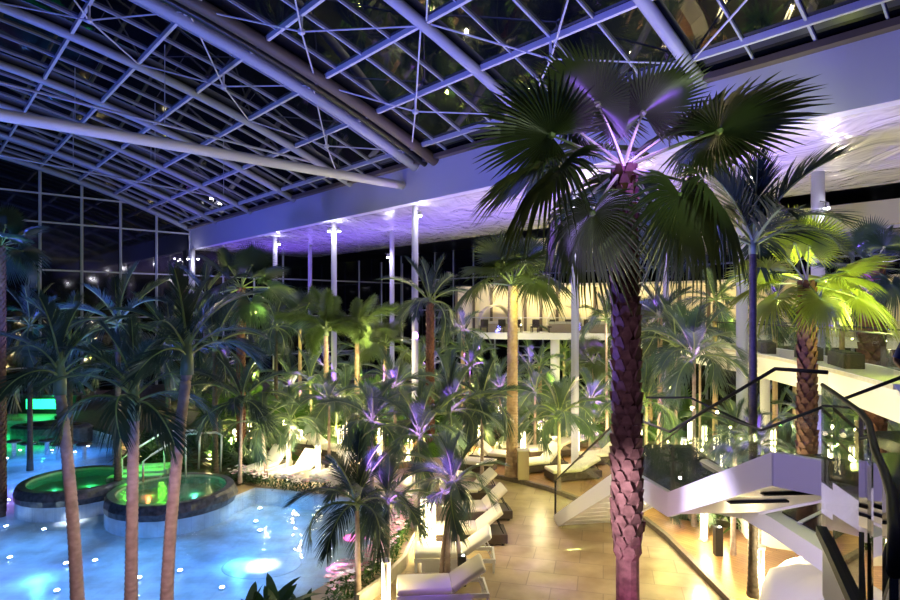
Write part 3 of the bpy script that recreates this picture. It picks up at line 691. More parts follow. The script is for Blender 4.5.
def trunk_mesh(top, r0, r1, kind, bulge=1.35):
    "top: offset of crown from base. ringed / scaly / plain"
    top = Vector(top); H = top.length; n = 14; mb = MB(); rnd = random.Random(int(H*100))
    def axis(s): return Vector((top.x*s**1.6, top.y*s**1.6, top.z*s))
    if kind == 'ringed':
        k = int(H/.11); pts = []; rr = []
        for i in range(k):
            s = i/k; b = r0+(r1-r0)*s+(bulge-1)*r0*exp(-s*H/.35)
            for ds, fr in ((0, .93), (.25, 1.04), (.8, 1.0)): pts.append(axis((i+ds)/k)); rr.append(b*fr)
        pts.append(axis(1)); rr.append(r1); mb.tube(pts, rr, 12)
    else:
        k = max(8, int(H/.4)); pts = [axis(i/k) for i in range(k+1)]; rr = [r0+(r1-r0)*i/k+(bulge-1)*r0*exp(-i/k*H/.35) for i in range(k+1)]
        mb.tube(pts, [r*.92 for r in rr], 12)
    if kind == 'scaly':
        z = H*.0+.3; row = 0; st = max(.085, r0*.8)
        while z < H-.02:
            s = z/H; r = r0+(r1-r0)*s; m = 7
            grow = min(1, max(.0, (z-H*SCALY0)/.5))
            if grow > .05:
                for j in range(m):
                    a = 2*pi*(j+.5*(row % 2))/m+rnd.uniform(-.1, .1); o = axis(s); ra = Vector((cos(a), sin(a), 0)); ta = Vector((-sin(a), cos(a), 0))
                    ww = r*.50; hh = st*1.7*rnd.uniform(.85, 1.15); out = r*.42*grow*rnd.uniform(.7, 1.3)
                    b0 = o+ra*r*.86+Vector((0, 0, -hh*.35)); tip = o+ra*(r*.95+out)+Vector((0, 0, hh*.62)); tin = o+ra*r*.86+Vector((0, 0, hh*.62))
                    mid = o+ra*(r*.98+out*.55)+Vector((0, 0, hh*.15))
                    vs = [b0, mid-ta*ww, mid+ta*ww, tip-ta*ww*.45, tip+ta*ww*.45, tin-ta*ww*.5, tin+ta*ww*.5]
                    mb.add(vs, [(0, 1, 2), (1, 3, 4, 2), (3, 5, 6, 4), (0, 5, 3, 1), (0, 2, 4, 6)])
            z += st; row += 1
    return mb
SCALY0 = 0.0
COLXY = [tuple(D(px, d).xy) for px, d, r in cols]+[tuple(D(px, d).xy) for px, d in ((555, 41.9), (668, 38.6), (612, 41.2))]
def palm(name, label, base, top, fkind, nf, size, tk='ringed', r=(.11, .08), bark='bark_grey', group=None, shaft=0, cat='palm', emax=80, emin=-25, seed=0, fsz=None, twist=.55, spec=None):
    base = Vector(base); top = Vector(top); off = top-base
    for cx_, cy_ in COLXY:      # keep stems clear of the columns
        if (Vector((cx_, cy_))-base.xy).length < .75:
            sh = Vector((.8 if base.x >= cx_ else -.8, 0, 0)); base = base+sh; top = top+sh; off = top-base
    t = thing(name, base, label, cat, group); rnd = random.Random(seed+int(abs(base.x*13+base.y*7)))
    if off.z > .25: trunk_mesh(off, r[0], r[1], tk).build('trunk', M[bark], t, True if tk != 'scaly' else False)
    if shaft:
        mb = MB(); mb.tube([off+Vector((0, 0, -.05)), off+Vector((0, 0, shaft*.4)), off+Vector((0, 0, shaft))], [r[1]*1.25, r[1]*1.15, r[1]*.5], 10)
        mb.build('crownshaft', M['shaft'], t, True)
    a = rnd.uniform(0, 6.28); ms = FR[fkind]
    if spec:
        for az, el, roll, k, sc in spec:
            link('frond', ms[k], t, off, (radians(roll), -radians(el), radians(az)), size*sc)
        return t
    for i in range(nf):
        q = i/max(1, nf-1); el = emax+(emin-emax)*q**.85+rnd.uniform(-12, 12); a += 2.39996+rnd.uniform(-.25, .25)
        k = min(3, int(q*4)); s = size*rnd.uniform(.86, 1.08)*(.8+.2*min(1, q*3))
        link('frond', ms[k], t, off+Vector((0, 0, shaft*.75*(1-q*.6))), (rnd.uniform(-twist, twist), -radians(el), a), s)
    return t
def palm_at(name, label, px_top, py_top, d, fkind, nf, size, px_base=None, gz=.12, dbase=None, **kw):
    top = D(px_top, d, ZH(py_top, d)); db = dbase or d; base = D(px_base if px_base is not None else px_top, db, gz)
    return palm(name, label, base, top, fkind, nf, size, **kw), top

GIANT = [(112, 66, 0, 0, 1.08), (52, 58, 0, 0, 1.05), (152, 47, 10, 1, 1.0), (190, 24, 35, 1, 1.0), (-2, 27, -30, 1, .95), (-14, 24, -20, 1, 1.12), (205, -2, 10, 3, 1.0), (-60, -24, 0, 3, .95), (-24, -14, 0, 3, .95), (222, -38, 0, 3, .9),
         (20, 40, 0, 1, .95), (168, 8, 0, 2, .95), (95, 35, 0, 1, .9), (75, 5, 0, 2, .9), (135, -25, 0, 3, .85), (30, -30, 0, 3, .85)]
SCALY0 = .29
_, T = palm_at('fan_palm', 'giant fan palm with scaly red-brown trunk standing in front of the staircase', 624, 168, 9.6, 'fan', 18, 1.6, spec=GIANT, px_base=628, gz=0, tk='scaly', r=(.215, .16), bark='bark_red', seed=3, emin=-45)
light('SPOT', T+Vector((-1.2, -2.2, -3.2)), (.42, .28, 1), 260, .1, T+Vector((0, 0, .6)), 40); light('SPOT', T+Vector((.6, -1.5, 2.6)), (.30, .12, 1), 2600, .05, T+Vector((0, 0, .5)), 34); light('SPOT', T+Vector((-.5, -5, .2)), (.30, .12, 1), 1500, .05, T+Vector((0, 0, .9)), 24); light('SPOT', T+Vector((1.5, -4.5, 1.0)), (.8, 1, .6), 170, .2, T+Vector((0, 0, .4)), 60)
light('SPOT', (2.4, 8.0, 1.2), (.75, .25, .8), 120, .1, (2.8, 9.6, 2.2), 50)
SCALY0 = 0
_, T = palm_at('fan_palm', 'fan palm with lime-lit leaves behind the staircase', 807, 284, 15, 'fan_lit', 13, 1.3, tk='scaly', r=(.20, .16), bark='bark_red', gz=.3, seed=11, spec=[(100, 74, 0, 0, 1.05), (55, 66, 0, 0, 1.05), (140, 60, 0, 0, 1.0), (8, 22, -25, 1, 1.05), (-18, -12, -10, 2, 1.05), (172, 22, 25, 1, .95), (195, -15, 10, 2, .95), (-60, 15, 0, 2, .8), (30, 10, 0, 2, .9), (150, 5, 0, 2, .9), (-100, -20, 0, 3, .8), (80, 20, 0, 1, .9)])
light('POINT', T+Vector((.2, 1.5, 1.0)), LIME, 300, .06)
light('POINT', T+Vector((.5, -1.0, -.9)), LIME, 110, .1); light('SPOT', T+Vector((-.3, -2.5, 2.6)), PURPLE, 600, .05, T+Vector((0, 0, .7)), 22); light('SPOT', T+Vector((.8, .8, -1.6)), LIME, 220, .1, T+Vector((.3, .2, .6)), 90); light('SPOT', T+Vector((.6, -2.6, -1.6)), LIME, 520, .1, T+Vector((.3, 0, 1.1)), 42)
_, T = palm_at('fan_palm', 'dark fan palm with thick shaggy trunk at the right edge behind the bridge', 872, 268, 20.5, 'fan_dark', 12, 1.35, tk='scaly', r=(.34, .3), bark='bark_red', gz=.3, seed=5, emin=-30)
light('SPOT', T+Vector((-.5, -3, 2)), PURPLE, 220, .05, T, 20)
_, T = palm_at('feather_palm', 'dark slender feather palm with ringed trunk in front of a white column', 753, 252, 13.2, 'slender', 12, 2.25, tk='ringed', r=(.10, .075), bark='bark_dark', gz=.3, shaft=.4, seed=8, emin=32)
light('SPOT', T+Vector((-.6, -2, 2.2)), PURPLE, 120, .05, T+Vector((0, 0, .1)), 10)
_, T = palm_at('fan_palm', 'tall fan palm with smooth tan trunk rising from the lounger deck', 513, 286, 23.4, 'fan', 17, 1.6, px_base=512, tk='ringed', r=(.23, .19), bark='bark_tan', seed=2, emin=14, emax=85)
light('POINT', T+Vector((.2, -.9, -.5)), LIME, 60, .1); light('SPOT', T+Vector((.5, -3, 3)), PURPLE, 700, .05, T+Vector((.5, 0, .6)), 25); light('SPOT', T+Vector((.8, -2.5, -6.5)), WARM, 300, .1, T+Vector((0, 0, -2)), 50)
_, T = palm_at('feather_palm', 'dark feather palm with red trunk beside the slim column', 430, 302, 27.5, 'leaf_dark', 12, 2.5, tk='scaly', r=(.17, .14), bark='bark_red', seed=4, emax=85, emin=-10)
light('SPOT', T+Vector((.5, -2.5, -5)), WARM, 160, .1, T, 40)
_, T = palm_at('foxtail_palm', 'foxtail palm with one bright bushy plume beside the middle column', 357, 338, 31.5, 'plume', 7, 2.7, tk='ringed', r=(.16, .11), bark='bark_tan', gz=.16, shaft=.5, seed=6, emin=28)
light('POINT', T+Vector((1.4, -1.6, -.2)), WARM2, 420, .1)
_, T = palm_at('foxtail_palm', 'darker foxtail palm left of the bright one', 326, 335, 30.3, 'plume', 8, 2.6, tk='ringed', r=(.15, .11), bark='bark_tan', gz=.16, shaft=.5, seed=9, emin=15)
light('POINT', T+Vector((1.0, -1.6, -.6)), WARM2, 130, .1)
_, T = palm_at('fan_palm', 'dark fan palm under the left end of the edge beam', 241, 288, 26.5, 'fan_dark', 13, 1.55, tk='scaly', r=(.16, .14), bark='bark_red', seed=12, emin=-30)
light('POINT', T+Vector((1.0, -.6, -1.0)), LIME, 90, .1); light('SPOT', T+Vector((0, -2.5, 2.5)), PURPLE, 90, .05, T, 25)
_, T = palm_at('fan_palm', 'dark green fan palm cut by the left edge of the picture', 1, 246, 21, 'fan_dark', 14, 1.15, tk='scaly', r=(.13, .11), bark='bark_red', seed=15, gz=-.8)
light('POINT', T+Vector((.4, -1.8, -1.2)), (.3, 1, .4), 35, .1)
# three slender palms in front of the pool
fg = [(60, 392, 11.6, 78, 12.1, 'left of the three slender palms in front of the pool, leaning left', 1.6, 21), (134, 418, 11.4, 131, 12.0, 'middle one of the three slender palms in front of the pool', 1.9, 22), (187, 372, 11.2, 166, 12.0, 'right of the three slender palms in front of the pool, leaning right', 1.65, 23)]
for px, py, d, pb, db, lab, sz, sd in fg:
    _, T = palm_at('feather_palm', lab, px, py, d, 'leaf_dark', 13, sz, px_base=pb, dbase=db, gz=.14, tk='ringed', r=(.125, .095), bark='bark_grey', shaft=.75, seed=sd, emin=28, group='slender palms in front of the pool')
    light('SPOT', T+Vector((.2, -2.5, -2.0)), (.15, .3, 1), 60, .1, T+Vector((0, 0, .5)), 90); light('SPOT', T+Vector((.5, -3.5, 4.0)), (.6, .8, .8), 45, .2, T+Vector((0, 0, .5)), 70)
light('SPOT', (-4.5, 8.5, 2.5), (1, .66, .75), 260, .2, (-6, 12, 2), 75)
# dark palms behind the three
for i, (px, py, d, sz, lab) in enumerate(((118, 330, 22, 2.6, 'upright dark feather palm at the left in front of the gable glass'), (70, 345, 25, 2.6, 'dark feather palm low against the gable glass at far left'), (30, 330, 27, 2.3, 'dark feather palm at the far left shore'), (168, 345, 24.5, 2.5, 'dark feather palm behind the whirlpools'), (215, 350, 23.5, 2.3, 'dark feather palm left of the raised deck'), (205, 300, 34, 2.4, 'distant feather palm below the farthest column'), (276, 330, 33, 2.2, 'distant dark feather palm left of the foxtail palms'))):
    gz = -.8 if px < 100 else .12
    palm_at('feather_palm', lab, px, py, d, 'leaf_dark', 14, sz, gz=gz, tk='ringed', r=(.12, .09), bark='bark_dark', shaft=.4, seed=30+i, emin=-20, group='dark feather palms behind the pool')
for p in ((-13, 26.5, .6), (-10, 25, .6), (-15.5, 29, .5), (-8.5, 25.2, .7)): light('POINT', p, WARM, 30, .1)

# palms around the loungers
mids = [(452, 492, 14.6, 1.25, 447, 'three-stemmed feather palm among the front loungers', 'purple'), (388, 506, 15.0, 1.3, 387, 'purple lit feather palm beside the flower border', 'purple'), (357, 508, 13.6, 1.45, 358, 'dark green feather palm at the pool corner', 'cool'),
        (329, 405, 25.5, 1.5, 329, 'purple lit feather palm at the edge of the raised deck', 'purple'), (694, 362, 18, 1.6, 694, 'purple lit feather palm between giant palm and column', 'purple'), (606, 322, 29, 1.5, 607, 'slim palm just left of the giant trunk', 'warm'),
        (559, 420, 21.5, 1.4, 559, 'green drooping feather palm beside the slim column on the deck', 'lime'), (676, 348, 25, 2.2, 676, 'dark feather palm right of the giant trunk', 'none'), (420, 440, 18.5, 1.8, 420, 'large dark feather palm in the centre above the loungers', 'purple'),
        (450, 415, 20.5, 1.9, 450, 'purple tipped feather palm left of the tan trunk', 'purple'), (482, 405, 23, 1.7, 482, 'dark feather palm touching the tan trunk', 'none'), (372, 425, 20.5, 1.6, 372, 'dark feather palm beside the raised deck steps', 'purple'),
        (290, 425, 24, 1.4, 290, 'feather palm in front of the raised deck', 'warm'), (242, 405, 22.5, 1.8, 240, 'dark feather palm at the left end of the terrace', 'none'), (262, 430, 22.6, 1.3, 266, 'small feather palm at the terrace loungers', 'warm'),
        (646, 405, 21, 1.5, 646, 'feather palm just right of the giant trunk', 'lime'), (590, 405, 26, 1.5, 590, 'feather palm behind the deck loungers', 'purple'), (535, 395, 27, 1.5, 535, 'feather palm right of the tan trunk', 'purple'),
        (395, 390, 26, 1.7, 395, 'feather palm left of the slim column base', 'purple'), (345, 400, 28, 1.5, 345, 'feather palm behind the raised deck', 'warm'), (700, 335, 30, 1.6, 700, 'distant feather palm in front of the gallery', 'warm'), (470, 370, 33, 1.6, 470, 'feather palm under the left gallery end', 'purple'),
        (500, 392, 30, 1.4, 500, 'low feather palm behind the tan trunk', 'purple'), (620, 385, 30, 1.5, 620, 'feather palm under the gallery', 'lime'), (310, 385, 30, 1.6, 312, 'feather palm behind the purple one', 'lime'), (420, 372, 33, 1.7, 420, 'feather palm behind the slim column', 'purple'),
        (735, 440, 15.9, .9, 733, 'young palm with bare stem growing through the deck under the stairs', 'warm'), (759, 452, 14.5, .8, 758, 'short purple stemmed palm beside the bright bollard under the stairs', 'purple')]
for i, (px, py, d, sz, pb, lab, lt) in enumerate(mids):
    dark = lt in ('none', 'cool')
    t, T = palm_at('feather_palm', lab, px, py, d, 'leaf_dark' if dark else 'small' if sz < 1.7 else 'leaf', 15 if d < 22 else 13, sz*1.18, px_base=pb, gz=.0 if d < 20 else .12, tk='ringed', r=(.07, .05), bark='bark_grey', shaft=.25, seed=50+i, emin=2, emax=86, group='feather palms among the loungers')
    if i == 0:
        for dx, dy in ((-.26, .05), (.2, .1)): trunk_mesh(Vector((T.x, T.y, T.z))-Vector((T.x+dx, T.y+dy, 0)), .05, .045, 'ringed').build('trunk', M['bark_grey'], t, True, (T.x+dx-t.location.x, T.y+dy-t.location.y, 0))
    if lt == 'purple': light('SPOT', T+Vector((random.uniform(-.6, .6), -2.6, 2.6)), (.32, .11, 1), 2600+d*90, .04, T+Vector((random.uniform(-.25, .25), 0, .35)), 21 if d < 25 else 19, .9)
    if lt == 'lime': light('POINT', T+Vector((.4, -.6, -.8)), LIME, 70, .08)
    if lt == 'warm': light('POINT', T+Vector((.3, -.6, -.7)), WARM2, 60, .08)

# low fan-leaved and bushy plants filling the beds
def bush_mesh(m, n, seed, h=1.0):
    rnd = random.Random(seed); mb = MB()
    for i in range(n):
        a = rnd.uniform(0, 2*pi); el = radians(rnd.uniform(10, 80)); L = rnd.uniform(.5, 1.0)*h
        d = Vector((cos(a)*cos(el), sin(a)*cos(el), sin(el))); sd = Vector((-sin(a), cos(a), 0))
        o = Vector((rnd.uniform(-.25, .25), rnd.uniform(-.25, .25), rnd.uniform(0, .25)))
        strip_leaf(mb, o, d, sd, L, rnd.uniform(.035, .07), .45, 4)
    return mb.mesh('foliage', m)
BM = [bush_mesh(M['bush'], 90, 1), bush_mesh(M['bush'], 110, 2), bush_mesh(M['bush_dark'], 100, 3)]
spots = []
rb = random.Random(21)
rows = [(28.5, 200, 640, 15), (31, 215, 700, 16), (34, 190, 700, 14), (38, 230, 640, 10)]
rown = ('in the front row of the back bed', 'in the second row of the back bed', 'in the third row of the back bed', 'in the last row of the back bed')
for ri, (d, xa, xb, k) in enumerate(rows):
    for j in range(k):
        px = xa+(xb-xa)*(j+.5)/k+rb.uniform(-8, 8); p = D(px, d+rb.uniform(-.8, .8), .14)
        kind = rb.random(); sz = rb.uniform(1.4, 2.3)
        lab = '%s from the left %s' % (ORD[j], rown[ri])
        if kind < .45:
            t = palm('low_fan_palm', 'low fan palm, plant '+lab, p, p+Vector((0, 0, .5)), 'bushfan', 10, sz*1.2, r=(.06, .05), group='low plants in the back bed', cat='plant', seed=j)
        elif kind < .75:
            t = palm('low_feather_palm', 'low feather palm, plant '+lab, p, p+Vector((0, 0, rb.uniform(.5, 1.4))), 'small', 10, sz*.95, r=(.06, .05), group='low plants in the back bed', cat='plant', seed=j)
        else:
            t = tag(link('leafy_shrub', rb.choice(BM), None, p, (0, 0, rb.uniform(0, 6)), sz), 'leafy shrub, plant '+lab, 'plant', 'low plants in the back bed')
# plants in the bed under the bridge and beside the terrace
others = [(-8.2, 24.6), (-9.6, 25.0), (-11.3, 24.8), (-12.6, 25.6), (-13.6, 26.6), (-10.2, 27), (-12, 28.3), (-14.4, 28.8), (-9.2, 26.2)]
for j, (x, y) in enumerate(others): tag(link('leafy_shrub', BM[2], None, (x, y, .1), (0, 0, j), 1.5), 'dark leafy shrub behind the whirlpools, %s planted from the right' % ORD[j], 'plant', 'dark shrubs behind the whirlpools')
oth2 = [(7.3, 18.2), (8.4, 18), (9.9, 17.3), (10.6, 14.4), (7.4, 21.8), (9.0, 18.6), (7.6, 18.6), (9.6, 19), (8.2, 20.8), (10, 21.6), (7.9, 23), (9.4, 24.4), (11, 12), (12.4, 14), (14.2, 17.5), (15.3, 20.5), (15.5, 23.5), (16.5, 18)]
for j, (x, y) in enumerate(oth2):
    if j % 3 == 0: palm('low_feather_palm', 'low feather palm in the bed by the footbridge, %s nearest to the stairs' % ORD[j], (x, y, .28), (x, y, .28+1.1), 'small', 11, 1.5, r=(.06, .05), group='low plants by the footbridge', cat='plant', seed=j)
    else: tag(link('leafy_shrub', BM[j % 2], None, (x, y, .28), (0, 0, j), 1.5), 'leafy green shrub in the bed by the footbridge, %s nearest to the stairs' % ORD[j], 'plant', 'low plants by the footbridge')
# broad-leaved dark plant at the bottom edge
def broad(seed):
    rnd = random.Random(seed); mb = MB()
    for i in range(34):
        a = rnd.uniform(0, 2*pi); el = radians(rnd.uniform(15, 75)); L = rnd.uniform(.45, .8)
        strip_leaf(mb, Vector((rnd.uniform(-.3, .3), rnd.uniform(-.2, .2), rnd.uniform(0, .15))), Vector((cos(a)*cos(el), sin(a)*cos(el), sin(el))), Vector((-sin(a), cos(a), 0)), L, .10, .3, 5)
    return mb.mesh('foliage', M['bush_dark'])
BRD = broad(4)
tag(link('broadleaf_plant', BRD, None, D(266, 12.3, .12), None, 1.65), 'dark broad-leaved plant at the bottom edge in front of the pool, left one', 'plant', 'broad-leaved plants at the bottom edge')
tag(link('broadleaf_plant', BRD, None, D(304, 12.2, .12), (0, 0, 2), 1.15), 'dark broad-leaved plant at the bottom edge beside the flower border', 'plant', 'broad-leaved plants at the bottom edge')

# flower borders
def border(path, wd, h, lab, seed, leafm, pink):
    rnd = random.Random(seed); t = thing('flower_border', (path[0][0], path[0][1], 0), lab, 'flower bed'); o = Vector((path[0][0], path[0][1], 0))
    mb = MB(); fb = [MB(), MB()]
    for a, b in zip(path, path[1:]):
        a = Vector((*a, 0)); b = Vector((*b, 0)); L = (b-a).length
        for i in range(int(L*230)):
            p = a.lerp(b, rnd.random())+Vector((rnd.uniform(-wd, wd), rnd.uniform(-wd, wd), rnd.uniform(0, h)))-o; an = rnd.uniform(0, 6.28); el = rnd.uniform(.0, 1.3)
            strip_leaf(mb, p, Vector((cos(an)*cos(el), sin(an)*cos(el), sin(el))), Vector((-sin(an), cos(an), 0)), rnd.uniform(.12, .24), .035, .3, 2)
        for i in range(int(L*(70 if pink > .3 else 40))):
            p = a.lerp(b, rnd.random())+Vector((rnd.uniform(-wd, wd), rnd.uniform(-wd, wd), h+rnd.uniform(.0, .3)))-o
            r = rnd.uniform(.05, .085); f = fb[1 if rnd.random() < pink else 0]
            for q in range(5):
                an = q*1.2566+i; d = Vector((cos(an), sin(an), .35)).normalized(); sd = Vector((-sin(an), cos(an), 0)); f.add([p, p+d*r*.6-sd*r*.45, p+d*r*1.3, p+d*r*.6+sd*r*.45], [(0, 1, 2, 3)])
    mb.build('foliage', leafm, t)['kind'] = 'stuff'
    fb[0].build('blossoms', [M['petal_w']], t)['kind'] = 'stuff'
    if fb[1].v: fb[1].build('blossoms', [M['petal_p']], t)['kind'] = 'stuff'
b1 = [g2(px, py, 0) for px, py in ((334, 606), (358, 589), (383, 566), (398, 540), (404, 520), (404, 504))]
border(b1, .26, .4, 'pink and white flower border along the pool beside the front loungers', 5, M['hedge'], .5)
o1 = [(x+.55, y-.15) for x, y in b1]
struct(MB().wall([(x, y, 0) for x, y in o1], 0, .32, .1).build('planter_wall', M['concrete']), 'low cream planter wall')
b2 = [g2(px, py, 0) for px, py in ((232, 481), (262, 486), (300, 491), (338, 494), (374, 497))]
border(b2, .22, .32, 'white flower hedge along the far pool edge below the terrace', 6, M['bush_dark'], .12)

# ------------------------------------------------------------------ bollards
LAMP_H = 1.15
def lit_bollard(p, h, lab, e, group='lit bollards', r=.085):
    t = thing('bollard_lamp', p, lab, 'lamp', group)
    MB().lathe([(r*1.7, 0), (r*1.7, .02), (r*.6, .03), (r*.6, h-.03)], n=12).build('body', M['alu'], t, True)
    for a in (0, pi):
        MB().lathe([(r*.36, .05), (r*.36, h-.05)], (cos(a)*r*.8, sin(a)*r*.3, 0), 8).build('light_strip', M['lamp_warm'], t, True)
    MB().lathe([(r*1.35, h-.05), (r*1.35, h), (r*.6, h+.03)], n=12).build('cap', M['steelbright'], t, True)
    if e: light('POINT', (p[0]-.05, p[1]-.3, p[2]+h*.6), WARM, e, .1)
    return t
near = [((760, 597), 1.15, 'bright bollard lamp at the front of the deck under the stairs', 60), ((704, 540), 1.0, 'bollard lamp behind the black bollard under the stairs', 50), ((386, 604), 1.0, 'bollard lamp at the bottom beside the flower border', 50), ((432, 548), 1.3, 'bright bollard lamp between the front loungers', 60), ((424, 543), 1.3, 'bollard lamp left beside the brightest front one', 30),
        ((318, 478), 1.3, 'bollard lamp at the right end of the terrace', 45), ((289, 474), 1.3, 'bollard lamp between the terrace loungers', 45), ((523, 462), 1.3, 'bollard lamp behind the tan plinth', 60), ((577, 452), 1.2, 'bollard lamp behind the deck loungers', 60), ((617, 446), 1.3, 'bollard lamp left of the giant trunk', 60), ((340, 455), 1.2, 'bollard lamp on the raised deck', 40), ((357, 470), 1.2, 'bollard lamp right of the raised deck', 40)]
for (px, py), h, lab, e in near: lit_bollard(G(px, py, .12 if px > 470 else 0.0), h, lab, e*(1.4 if px > 400 else .45))
far = [(250, 30), (285, 31), (345, 29), (380, 29.5), (410, 28.5), (455, 29), (480, 28), (540, 29), (590, 30), (640, 27), (320, 34), (370, 35), (440, 34.5), (500, 34), (555, 36), (630, 34), (690, 29), (235, 27), (300, 28)]
for j, (px, d) in enumerate(sorted(far)):
    lit_bollard(D(px, d, .14), 1.1, 'slim glowing lamp among the back plants, %s from the left' % ORD[j], 150, 'lamps in the back bed')
rb2 = random.Random(4)
rt = [(7.8, 18.6), (8.4, 19.4), (9.6, 18.3), (10.2, 19.2), (8.3, 18.2), (9.2, 20.2), (7.3, 20), (8.8, 22.6), (10.2, 23), (7.6, 24.4), (11.8, 20.4), (13.6, 15.6), (14.2, 19), (15.2, 22), (10.6, 25), (13.2, 24.5)]
for j, (x, y) in enumerate(rt): lit_bollard((x, y, .28), 1.5, 'slim glowing lamp seen through the stair glass, %s nearest to the stairs' % ORD[j], 60, 'lamps in the bridge bed')
def dark_bollard(p, h, lab):
    t = thing('dark_bollard', p, lab, 'bollard', 'black bollards')
    MB().box((0, 0, h/2), (.2, .2, h), bev=.015).build('body', M['dark'], t); MB().lathe([(.03, 0), (.02, .012)], (.03, -.03, h), 10).build('lens', M['lamp_white'], t)
dark_bollard(G(718, 555, .12), .75, 'short black bollard on the deck under the stairs'); dark_bollard(G(462, 585), .72, 'short black bollard beside the front lounger')
# tan plinth by the tan palm
t = thing('tan_plinth', G(523, 479, .12), 'short tan plinth on the deck beside the tan palm trunk', 'plinth'); MB().box((0, 0, .55), (.42, .42, 1.1), bev=.02).build('body', M['rattan_tan'], t); MB().box((0, 0, 1.12), (.46, .46, .05), bev=.01).build('top', M['concrete'], t)

# ------------------------------------------------------------------ loungers
def lounger(p, rz, lab, style='dark', back=40, L=2.05, Wd=.85, group='loungers'):
    t = thing('sun_lounger', p, lab, 'lounger', group, rz)     # head towards +x
    if style == 'dark':
        MB().box((0, 0, .19), (L, Wd, .26), bev=.02).build('base', M['rattan'], t)
        for sx in (-L/2+.12, L/2-.12):
            for sy in (-Wd/2+.1, Wd/2-.1): MB().box((sx, sy, .03), (.08, .08, .06)).build('leg', M['dark'], t)
        hb = .32
    else:
        mb = MB()
        for sy in (-Wd/2+.03, Wd/2-.03): mb.box((0, sy, .3), (L, .05, .1), bev=.01)
        for sx in (-L/2+.03, L/2-.03): mb.box((sx, 0, .3), (.05, Wd, .1), bev=.01)
        mb.box((-.1, -Wd/2+.02, .15), (L*.72, .03, .28)); mb.build('frame', M['white'], t)
        for sx in (-L/2+.05, L/2-.05):
            for sy in (-Wd/2+.04, Wd/2-.04): MB().box((sx, sy, .14), (.06, .06, .28)).build('leg', M['white'], t)
        hb = .35
    cm = M['cushion'] if style != 'white' else M['cushion_w']
    l1 = L*.6; MB().box((-L/2+l1/2, 0, hb+.07), (l1, Wd-.04, .14), bev=.05).build('mattress', cm, t, True)
    l2 = L*.42; b = radians(back); cx = -L/2+l1
    MB().box((cx+cos(b)*l2/2, 0, hb+.08+sin(b)*l2/2), (l2, Wd-.04, .13), ry=-b, bev=.05).build('backrest', cm, t, True)
    mb = MB()
    for sy in (-Wd/2+.1, Wd/2-.1):
        mb.bar((cx+cos(b)*l2*.75, sy, hb+sin(b)*l2*.75), (L/2-.08, sy, hb-.05), .03, .03); mb.bar((cx, sy, hb), (cx+cos(b)*l2*.98, sy, hb+.0+sin(b)*l2*.98), .03, .03)
    mb.build('back_support', M['white'] if style != 'dark' else M['dark'], t)
    return t
z = .12
LG = [((442, 602, 0), .08, 'front cream lounger at the bottom edge with raised back', 'cream', 32), ((455, 566, 0), -.02, 'white lounger with open side frame behind the front lounger', 'white', 35), ((470, 541, 0), .05, 'cream lounger on dark base third from the front', 'dark', 38), ((478, 518, 0), .15, 'cream lounger on dark base fourth from the front', 'dark', 42), ((470, 499, 0), .2, 'cream lounger on dark base behind the purple palms', 'dark', 40),
      ((541, 470, z), .35, 'cream lounger with steeply raised back right of the tan plinth', 'dark', 48), ((573, 478, z), .30, 'pale lounger on dark base in front of the slim column', 'dark', 25), ((495, 462, z), 2.8, 'cream lounger left of the tan palm trunk', 'dark', 40), ((470, 470, z), 2.8, 'cream lounger on the deck behind the centre palm', 'dark', 35), ((575, 447, z), .1, 'wide cream lounger on dark base at the back of the deck', 'dark', 20), ((604, 462, z), .4, 'cream lounger left beside the giant trunk', 'dark', 35),
      ((268, 474, 0), 1.15, 'white lounger at the left of the terrace with raised back', 'white', 40), ((300, 479, 0), 1.15, 'white lounger in the middle of the terrace', 'white', 40), ((334, 482, 0), 1.15, 'white lounger at the right of the terrace', 'white', 40),
      ((300, 448, .25), 2.6, 'white-topped lounger on dark base on the raised deck', 'dark', 30), ((326, 455, .25), 2.6, 'lounger on dark base right end of the raised deck', 'dark', 30), ((275, 441, .25), 2.6, 'lounger on dark base left end of the raised deck', 'dark', 30),
      ((520, 452, z), .3, 'cream lounger behind the tan palm trunk', 'dark', 35), ((548, 456, z), .3, 'low cream lounger behind the steep one', 'dark', 20)]
for (px, py, gz), rz, lab, stl, back in LG: lounger(G(px, py, gz), rz, lab, stl, back)
# big padded daybeds near the stairs
def daybed(p, r, lab, h=.75):
    t = thing('round_daybed', p, lab, 'daybed', 'white padded daybeds')
    MB().lathe([(r*.9, 0), (r, .1), (r, h*.55), (r*.97, h*.6)], n=28).build('base', M['cushion_w'], t, True)
    MB().lathe([(r*.98, h*.6), (r*1.0, h*.72), (r*.9, h*.86), (r*.5, h*.92), (.02, h*.93)], n=28).build('mattress', M['cushion_w'], t, True)
    n = 40; vs = []; fs = []; prof = ((1.04, .0), (1.06, h*.5), (1.0, h*.9), (.9, h*1.25), (.55, h*1.5), (.05, h*1.55))
    for i, (q, zz) in enumerate(prof):
        for j in range(n):
            f = 1+.035*sin(j*2*pi/n*10+i*.6)*(1-i/6); vs.append((r*q*f*cos(2*pi*j/n), r*q*f*sin(2*pi*j/n), zz+.05*sin(j*2*pi/n*5)*(i > 2)))
    for i in range(len(prof)-1):
        for j in range(n): fs.append((i*n+j, i*n+(j+1) % n, (i+1)*n+(j+1) % n, (i+1)*n+j))
    MB().add(vs, fs).build('cover_cloth', M['cushion_w'], t, True)
daybed(D(836, 11.6, .12), 1.25, 'big white padded daybed below the kiosk roof at the right', .95)
daybed(D(784, 17.2, .12), 1.1, 'white padded daybed glowing under the stairs', .8)
daybed(D(733, 18.9, .12), 1.15, 'white padded daybed farther back under the stairs', .8)
